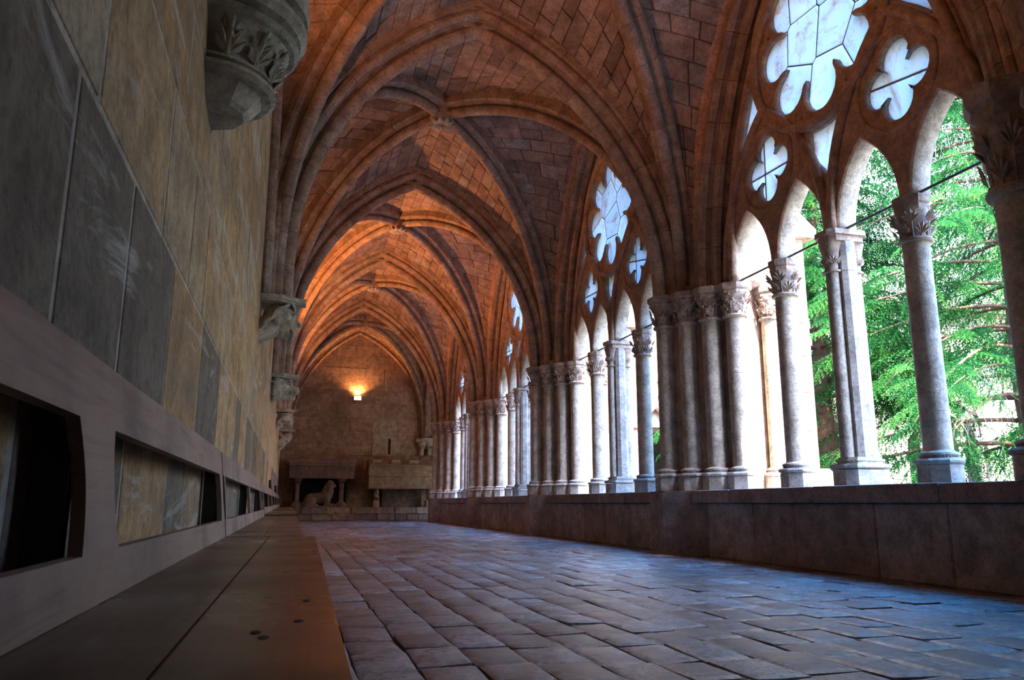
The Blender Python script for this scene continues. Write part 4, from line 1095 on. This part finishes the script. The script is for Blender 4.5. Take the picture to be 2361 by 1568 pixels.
# ------------------------------------------------------------------ end wall: platform, sarcophagi, lion, lamp
pf = MB(); box(pf, WL+.02, 4.9, 25.75, ENDY-.03, -.05, .40)
plat = tag(obj('stone_platform', pf, M['mortar']), 'low rough stone platform along the foot of the end wall', 'platform')
for (a, b, c, d) in coursed(WL+.02, 4.9, 0, .40, (.19, .22), (.25, .8)):
    mb = MB(); stone(mb, [(a, 25.72, c), (b, 25.72, c), (b, 25.72, d), (a, 25.72, d)], (0, -1, 0), .07, .015, rnd.random(), .02, .008); obj('stone_block', mb, M['tombdark'] if rnd.random() < .7 else M['tomb'], plat)
def tomb_y(x0, x1, z0, z1, y0, mat, tint=.5, bev=.02):
    mb = MB(); box(mb, x0, x1, y0, ENDY-.06, z0, z1, bev, tint); return mb
o = new_thing('sarcophagus', 'dark stone sarcophagus with flat moulded lid on slim columns, left of the end wall', 'sarcophagus')
lid = MB(); box(lid, -.10, 2.03, 25.98, ENDY-.06, 1.78, 1.93, .015, .8); prism(lid, [(26.0, 1.70), (26.0, 1.78), (ENDY-.06, 1.78), (ENDY-.06, 1.70)], -.06, 2.0, lambda u, v, h: (h, u, v), .8); obj('lid', lid, M['tombdark'], o)
for a, b, t in ((-.05, .55, .2), (.55, 1.10, .05), (1.10, 1.98, .35)):
    obj('chest_panel', tomb_y(a+.002, b-.002, 1.30, 1.70, 26.06, M['tombdark'], t, .012), M['tombdark'], o)
for xx in (.22, 1.60):
    mb = MB(); lathe(mb, [(.20, .40), (.20, .46), (.15, .52), (.09, .58), (.075, .62), (.072, 1.10), (.09, 1.12), (.075, 1.14), (.10, 1.22), (.15, 1.27), (.16, 1.30)], 16, c=(xx, 26.28, 0))
    for k in range(6):
        a = 2*PI*k/6; d = V(math.cos(a), math.sin(a), 0); leaf(mb, V(xx, 26.28, 1.14)+d*.08, d, V(0, 0, 1)+d*.3, .12, .5, 5, .3)
    obj('support_column', mb, M['tombdark'], o, smooth=.5)
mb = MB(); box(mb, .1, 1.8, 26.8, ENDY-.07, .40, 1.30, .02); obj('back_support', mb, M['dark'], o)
o = new_thing('lion_statue', 'worn crouching stone lion looking right under the left sarcophagus', 'statue')
Y = 26.25
P = [('c', (.62, Y, .66), (1.12, Y, .70), .17, .19), ('c', (1.12, Y, .74), (1.20, Y, 1.02), .20, .16), ('e', (1.24, Y-.02, 1.13), (.13, .13, .13)), ('c', (1.28, Y-.02, 1.1), (1.39, Y-.02, 1.07), .075, .055),
     ('c', (1.10, Y-.16, .48), (1.38, Y-.16, .46), .06, .05), ('c', (1.12, Y+.1, .48), (1.38, Y+.1, .46), .06, .05), ('e', (.64, Y-.12, .58), (.2, .12, .17)), ('c', (.6, Y-.2, .46), (.86, Y-.2, .45), .055, .05),
     ('e', (1.18, Y-.1, 1.24), (.035, .03, .045)), ('e', (1.18, Y+.06, 1.24), (.035, .03, .045)), ('c', (1.16, Y-.12, .62), (1.2, Y-.16, .5), .09, .06), ('e', (1.2, Y, .9), (.17, .18, .2))]
blob('body', P, M['tombdark'], o, .022, 2)
mb = MB(); tube(mb, resample([V(.46, Y-.05, .62), V(.40, Y-.15, .5), V(.55, Y-.24, .44), V(.8, Y-.24, .44)], 12)[0], .03, 8); obj('tail', mb, M['tombdark'], o, smooth=3.2)
mm = MB()
for k in range(26):
    a = rnd.uniform(-1.2, 3.4); zz = rnd.uniform(.75, 1.2); r = .19-.05*(zz-.75)/.45
    c = V(1.17+r*.9*math.cos(a)*.85, Y-r*abs(math.sin(a)), zz); tube(mm, [c, c+V(.01, -.015, -.05), c+V(-.005, -.005, -.09)], [.012, .026, .008], 6)
obj('mane', mm, M['tombdark'], o, smooth=3.2)
mb = MB(); box(mb, .40, 1.46, Y-.27, Y+.25, .40, .44, .01); obj('base_slab', mb, M['tombdark'], o)
o = new_thing('sarcophagus', 'pale stone sarcophagus with ridged lid and three scroll brackets, right of the end wall', 'sarcophagus')
lid = MB(); prism(lid, [(26.0, 1.70), (26.0, 1.76), (26.45, 1.95), (ENDY-.06, 1.95), (ENDY-.06, 1.70)], 2.46, 4.66, lambda u, v, h: (h, u, v), .3); obj('lid', lid, M['tomb'], o)
for xx in (2.72, 3.32, 3.92):
    mb = MB(); lathe(mb, [(.045, -.15), (.06, -.13), (.06, .13), (.045, .15)], 14); 
    mb.v = [(xx+v[2]*1.0, 26.16+v[1], 1.87+v[0]) for v in mb.v]
    obj('scroll_bracket', mb, M['patch'], o, smooth=.6)
    km = MB(); box(km, xx-.20, xx-.14, 26.10, 26.3, 1.79, 1.91, .02); obj('bracket_stop', km, M['tombdark'], o)
for a, b, t in ((2.44, 3.52, .75), (3.52, 4.20, .6), (4.20, 4.66, .9)):
    obj('upper_panel', tomb_y(a+.002, b-.002, 1.42, 1.70, 26.04, M['tomb'], t, .01), M['tomb'], o)
mb = MB(); box(mb, 2.45, 4.60, 26.01, ENDY-.06, 1.405, 1.425); obj('moulding', mb, M['patch'], o)
obj('chest', tomb_y(2.44, 4.58, .98, 1.405, 26.03, M['tomb'], .7, .04), M['tomb'], o)
cr = MB()
for k in range(8): 
    a = PI*k/7; leaf(cr, (3.98, 26.035, 1.52), (0, -1, .1), (math.cos(a), 0, math.sin(a)*.8+.1), .11, .5, 1 if False else 3, .1)
obj('carved_crest', cr, M['patch'], o)
for xx, w in ((2.72, .10), (4.48, .13)):
    mb = MB(); box(mb, xx-w, xx+w, 26.12, 26.5, .40, .62, .02, .8); obj('support_block', mb, M['tomb'], o)
    P = [('c', (xx, 26.25, .66), (xx, 26.25, .9), w*.8, w*.9), ('e', (xx, 26.16, .92), (w*.75, .09, .09)), ('e', (xx-.04, 26.13, .74), (.04, .05, .07)), ('e', (xx+.05, 26.12, .70), (.045, .05, .06)), ('e', (xx, 26.1, .86), (.035, .05, .03))]
    blob('carved_support', P, M['tomb'], o, .018, 1)
mb = MB(); box(mb, 2.95, 4.3, 26.75, ENDY-.07, .40, .98, .02, .1); obj('back_support', mb, M['tombdark'], o)
def wall_lamp(loc, rz, label, power, spot=True):
    o = new_thing('wall_lamp', label, 'lamp', loc); o.rotation_euler.z = rz   # local -Y is away from the wall
    mb = MB(); box(mb, -.13, .13, -.16, -.0, -.09, -.075, .004); box(mb, -.13, .13, -.015, 0, -.09, .07, .004); box(mb, -.13, -.118, -.16, 0, -.09, .05); box(mb, .118, .13, -.16, 0, -.09, .05); obj('housing', mb, M['lampbox'], o)
    mb = MB(); box(mb, -.118, .118, -.158, -.148, -.07, .055, .003); obj('front_glass', mb, M['lampglass'], o)
    bm_ = MB(); lathe(bm_, [(.01, -.05), (.025, -.03), (.03, 0), (.02, .025), (.004, .035)], 12, c=(0, -.08, 0)); obj('bulb', bm_, M['lampglass'], o, smooth=.8)
    ld = bpy.data.lights.new('lamp_light', 'SPOT'); ld.energy = power; ld.color = (1.0, .36, .11); ld.spot_size = math.radians(150); ld.spot_blend = .6; ld.shadow_soft_size = .05
    lo = bpy.data.objects.new('lamp_light', ld); link(lo, o); lo.location = (0, -.09, .06); lo.rotation_euler = (PI+math.radians(25), 0, 0)
    return o
wall_lamp((2.06, ENDY, 4.06), 0, 'small lit box lamp glowing amber high on the end wall', 24)
for i, pw in ((0, 26), (1, 7), (2, 85), (3, 60)):
    wall_lamp((WL, BAYC[i] if i else 4.7, 3.4), PI/2, f'amber box lamp on the left wall in the {BAYN[i]}, screened by a corbel', pw)

# ------------------------------------------------------------------ cloister garth: ground, buttresses, far walk, spruces
gm = MB(); box(gm, 4.95, 60, -30, 40, -.6, -.08); g = obj('ground', gm, M['gravel']); g['kind'] = 'structure'
gm = MB(); box(gm, 7.6, 24, -8, 20, -.1, -.05); tag(obj('lawn', gm, M['grass']), kind='structure')
def buttress(y, label):
    o = bpy.data.objects.new('buttress', bpy.data.meshes.new('buttress')); link(o); tag(o, label, 'buttress')
    core = MB(); box(core, 4.85, 5.56, y-.42, y+.42, -.1, 3.55); finish(o, core, M['mortar'])
    z = 0
    while z < 3.5:
        h = min(rnd.uniform(.36, .46), 3.55-z)
        if 3.55-z-h < .2: h = 3.55-z
        sp = rnd.uniform(5.1, 5.35)
        for a, b in ((4.86, sp), (sp, 5.62)):
            for yy, s in ((y-.47, -1), (y+.47, 1)):
                mb = MB(); q = [(a, yy, z), (b, yy, z), (b, yy, z+h), (a, yy, z+h)]; stone(mb, q, (0, s, 0), .07, .01, rnd.random(), .004, .003)
                obj('stone_block', mb, M['sunstone'], o)
        mb = MB(); stone(mb, [(5.62, y-.47, z), (5.62, y+.47, z), (5.62, y+.47, z+h), (5.62, y-.47, z+h)], (1, 0, 0), .07, .01, rnd.random(), .004, .003); obj('stone_block', mb, M['sunstone'], o)
        z += h
    mb = MB(); prism(mb, [(-.56, 3.55), (.56, 3.55), (.56, 3.66), (.50, 3.72), (.30, 3.95), (-.30, 3.95), (-.50, 3.72), (-.56, 3.66)], 4.9, 5.74, lambda u, v, h: (h, y+u, v)); obj('cornice_cap', mb, M['sunstone'], o)
    mb = MB(); prism(mb, [(-.56, -.1), (.56, -.1), (.56, .78), (.54, .86), (.48, .90), (-.48, .90), (-.54, .86), (-.56, .78)], 4.9, 5.72, lambda u, v, h: (h, y+u, v)); obj('base_moulding', mb, M['sunstone'], o)
    mb = MB(); box(mb, 4.9, 5.35, y-.40, y+.40, 3.9, 7.2); obj('upper_pier', mb, M['sunstone'], o)
for i, y in enumerate(PY[1:4]):
    buttress(y+.02, ['sunlit stone buttress outside the nearest whole pier', 'sunlit stone buttress outside the second pier', 'sunlit stone buttress outside the third pier'][i])
# the far walk of the cloister across the garden, facing the camera
FY = 22.75
def far_M(xc): return Matrix.Translation((xc, FY, 0)) @ Matrix.Rotation(-PI/2, 4, 'Z') @ Matrix.Translation((-4.55, 0, 0))
far_cols = None
FB = [7.5, 12.4, 17.3, 22.2, 27.1]
fwm = MB(); box(fwm, 5.0, 32, FY+4.2, FY+4.6, -.1, 7.2); fw = tag(obj('far_cloister_walk', fwm, M['endwall']), 'sunlit far walk of the cloister seen across the garden', 'building')
mb = MB(); box(mb, 5.0, 32, FY-.3, FY+.15, -.1, .12); obj('footing', mb, M['sunstone'], fw)
for k, xc in enumerate(FB):
    Mx = far_M(xc)
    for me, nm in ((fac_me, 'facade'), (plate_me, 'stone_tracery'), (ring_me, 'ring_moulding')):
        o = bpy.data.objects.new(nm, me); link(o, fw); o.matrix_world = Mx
    for (u0, u1, z0, z1) in coursed(xc-2.44, xc+2.44, -.1, PT, (.36, .40), (.7, 1.1)):
        mb = MB(); stone(mb, [(u0, FY-.42, z0), (u1, FY-.42, z0), (u1, FY-.42, z1), (u0, FY-.42, z1)], (0, -1, 0), .85, .012, rnd.random(), .006, .004); obj('stone_block', mb, M['sunstone'], fw)
    for dx in (-.83, 0, .83):
        mb = MB(); lathe(mb, [(.17, PT), (.17, PT+.14), (.19, PT+.16), (.12, PT+.24), (.105, PT+.25), (.10, 2.46), (.13, 2.48), (.10, 2.5), (.12, 2.64), (.18, 2.74), (.2, 2.83)], 12, c=(xc+dx, FY, 0)); obj('column', mb, M['sunstone'], fw, smooth=.6)
    for s in (-1, 1):
        for q, (dx, dy) in enumerate(((1.70, 0), (1.86, -.28))):
            mb = MB(); lathe(mb, [(.16, PT), (.16, PT+.14), (.17, PT+.16), (.11, PT+.24), (.10, PT+.25), (.095, 2.46), (.12, 2.48), (.10, 2.5), (.12, 2.64), (.18, 2.74), (.2, 2.83)], 12, c=(xc+s*dx, FY+dy, 0)); obj('column', mb, M['sunstone'], fw, smooth=.6)
        z = 0
        while z < 2.8:
            h = .36; mb = MB(); xa, xb = sorted((xc+s*1.95, xc+s*2.45))
            stone(mb, [(xa, FY-.36, z), (xb, FY-.36, z), (xb, FY-.36, z+h), (xa, FY-.36, z+h)], (0, -1, 0), .8, .012, rnd.random(), .006, .004); obj('stone_block', mb, M['sunstone'], fw); z += h
mb = MB(); box(mb, 5.0, 32, FY-.75, FY+4.6, 7.2, 7.35); obj('eaves_board', mb, M['wood'], fw)
mb = MB(); prism(mb, [(FY-.9, 7.3), (FY+5, 9.6), (FY+5, 9.7), (FY-.9, 7.45)], 5.0, 32, lambda u, v, h: (h, u, v)); obj('roof_slope', mb, M['rooftile'], fw)
mb = MB(); box(mb, 5.0, 32, FY+4.0, FY+4.2, -.1, 7.2); obj('interior_shade', mb, M['dark'], fw)  # near-black sheet: the shade inside the walk put into the colour
# east walk, mostly hidden by the trees
em = MB(); box(em, 27.3, 28.5, -12, 22, -.1, 5.2); ew = tag(obj('garden_wall', em, M['mortar']), 'sunlit stone wall with ochre upper storey beyond the spruce trees', 'building')
for k, (u0, u1, z0, z1) in enumerate(coursed(-2, 21.5, 0, 4.2, (.42, .5), (.8, 1.3))):
    mb = MB(); stone(mb, [(27.3, u1, z0), (27.3, u0, z0), (27.3, u0, z1), (27.3, u1, z1)], (-1, 0, 0), .08, .012, rnd.random(), .01, .006); obj('stone_block', mb, M['sunstone'], ew)
mb = MB(); box(mb, 27.25, 28.4, -12, 22, 4.2, 8.0); obj('ochre_storey', mb, M['ochre'], ew)

# spruce trees ------------------------------------------------
nr = np.random.RandomState(5)
def spray(kind):
    """a drooping spruce spray: stem with finger twigs clothed in needles; returns verts, quads, tints (local: +x outwards, -z down)"""
    vs, fs, ts = [], [], []
    def twig(p0, d, L, w, t):
        d = unit(d); n = 8; a = unit(np.cross(d, V(.3, .2, 1))); b = np.cross(d, a)
        for k in range(n):
            f = (k+.3)/n; c = p0+d*L*f+V(0, 0, -.25*L*f*f)
            for j in range(2):
                th = 2*PI*j/2+k*1.9+nr.uniform(-.4, .4); e = unit(a*math.cos(th)+b*math.sin(th)+d*1.0); ln = w*nr.uniform(.8, 1.2)*(1-.35*f)
                s = unit(np.cross(e, d))*w*.2; base = len(vs)
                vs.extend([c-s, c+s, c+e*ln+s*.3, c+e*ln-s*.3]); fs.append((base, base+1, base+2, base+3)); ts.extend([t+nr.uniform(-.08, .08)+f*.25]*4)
    L = .42
    for k in range(7):
        f = k/6; p = V(L*f, 0, -.28*L*f*f)
        for s in (-1, 1):
            if kind == 1: d = V(.35, s*.35, -1.0)
            else: d = V(.8, s*(.9-.4*f), -.35-.2*f)
            twig(p, d, (.17 if kind == 0 else .26)*(1-.45*f)*nr.uniform(.8, 1.15), .026, .35)
    twig(V(L*.95, 0, -.25*L), V(1, 0, -.5), .12, .024, .5)
    return np.array(vs), np.array(fs), np.array(ts)
SP = [spray(0), spray(1), spray(0)]
def spruce(base, height, label, whorls, seed, zmin, dead=0.0, reach=3.4, toward=None, keep=1.0, dens=.15):
    r = np.random.RandomState(seed)
    o = empty('spruce_tree', base); tag(o, label, 'tree')
    tm = MB(); n = 24; path = [V(.08*math.sin(k*.9), .06*math.cos(k*.7), height*k/(n-1)-.1) for k in range(n)]
    tube(tm, path, [max(.03, .20*(1-k/(n-1))+.02) for k in range(n)], 14); obj('trunk', tm, M['bark'], o, smooth=3.2)
    bm_ = MB(); V_, F_, T_ = [], [], []; nv = 0; dm = MB()
    for w in range(whorls):
        z = zmin+(height-zmin-.3)*w/whorls
        nb = 5
        for k in range(nb):
            az = 2*PI*(k+r.uniform(-.3, .3))/nb+w*2.4
            L = reach*(1-.75*(z/height))*r.uniform(.75, 1.15)
            d = V(math.cos(az), math.sin(az), 0); sag = r.uniform(.25, .5)*L
            pts = []
            for q in range(10):
                f = q/9; pts.append(d*L*f+V(0, 0, z+.12*L*f-sag*f*f*1.2+.25*sag*max(0, f-.6)))
            tube(bm_, pts, [.035*(1-.85*q/9)*(.5+L/6) for q in range(10)], 5, .3)
            isdead = r.rand() < dead
            m = int(L/dens)
            for q in range(m):
                f = (q+1)/m
                if f < .18: continue
                i = min(8, int(f*9)); ff = f*9-i; p = pts[i]*(1-ff)+pts[i+1]*ff
                for s in ((-1, 1) if f < .97 else (0,)):
                    if r.rand() > keep: continue
                    yaw = az+s*r.uniform(.5, 1.15); sc_ = r.uniform(1.3, 2.1)*(1.15-.35*f)
                    if isdead and f < .75:
                        e = V(math.cos(yaw), math.sin(yaw), 0); hl = r.uniform(.25, .6)
                        tube(dm, [p, p+e*.12*sc_+V(0, 0, -hl*.3), p+e*.16*sc_+V(0, 0, -hl)], [.006, .004, .002], 3)
                        for _ in range(3):
                            g_ = r.uniform(.2, .9); c = p+e*.14*sc_+V(0, 0, -hl*g_); tube(dm, [c, c+V(r.uniform(-.08, .08), r.uniform(-.08, .08), -.12)], [.003, .0015], 3)
                        continue
                    kd = 1 if (r.rand() < .45 and f < .8) else (0 if r.rand() < .5 else 2)
                    v, fc, tt = SP[kd]; c, s_ = math.cos(yaw), math.sin(yaw); tl = r.uniform(-.1, .5)
                    x = v[:, 0]*math.cos(tl)+v[:, 2]*math.sin(tl); zz = -v[:, 0]*math.sin(tl)+v[:, 2]*math.cos(tl)
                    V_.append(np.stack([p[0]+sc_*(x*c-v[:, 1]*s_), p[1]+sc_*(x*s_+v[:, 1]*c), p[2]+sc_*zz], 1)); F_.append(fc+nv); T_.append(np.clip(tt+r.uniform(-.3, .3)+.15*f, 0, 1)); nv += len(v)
    obj('branches', bm_, M['bark'], o, smooth=3.2)
    if dm.v: tag(obj('dead_twigs', dm, M['twig'], o), kind='stuff')
    V_ = np.concatenate(V_).astype(np.float32); F_ = np.concatenate(F_).astype(np.int32); T_ = np.concatenate(T_).astype(np.float32)
    me = bpy.data.meshes.new('needles'); me.vertices.add(len(V_)); me.vertices.foreach_set('co', V_.ravel())
    me.loops.add(F_.size); me.loops.foreach_set('vertex_index', F_.ravel()); me.polygons.add(len(F_))
    me.polygons.foreach_set('loop_start', np.arange(0, F_.size, 4, dtype=np.int32)); me.polygons.foreach_set('loop_total', np.full(len(F_), 4, dtype=np.int32))
    me.update(calc_edges=True); a = me.attributes.new('tint', 'FLOAT', 'POINT'); a.data.foreach_set('value', T_)
    me.materials.append(M['needle']); q = bpy.data.objects.new('needles', me); link(q, o); q['kind'] = 'stuff'
    return len(F_)*2
nt_ = 0
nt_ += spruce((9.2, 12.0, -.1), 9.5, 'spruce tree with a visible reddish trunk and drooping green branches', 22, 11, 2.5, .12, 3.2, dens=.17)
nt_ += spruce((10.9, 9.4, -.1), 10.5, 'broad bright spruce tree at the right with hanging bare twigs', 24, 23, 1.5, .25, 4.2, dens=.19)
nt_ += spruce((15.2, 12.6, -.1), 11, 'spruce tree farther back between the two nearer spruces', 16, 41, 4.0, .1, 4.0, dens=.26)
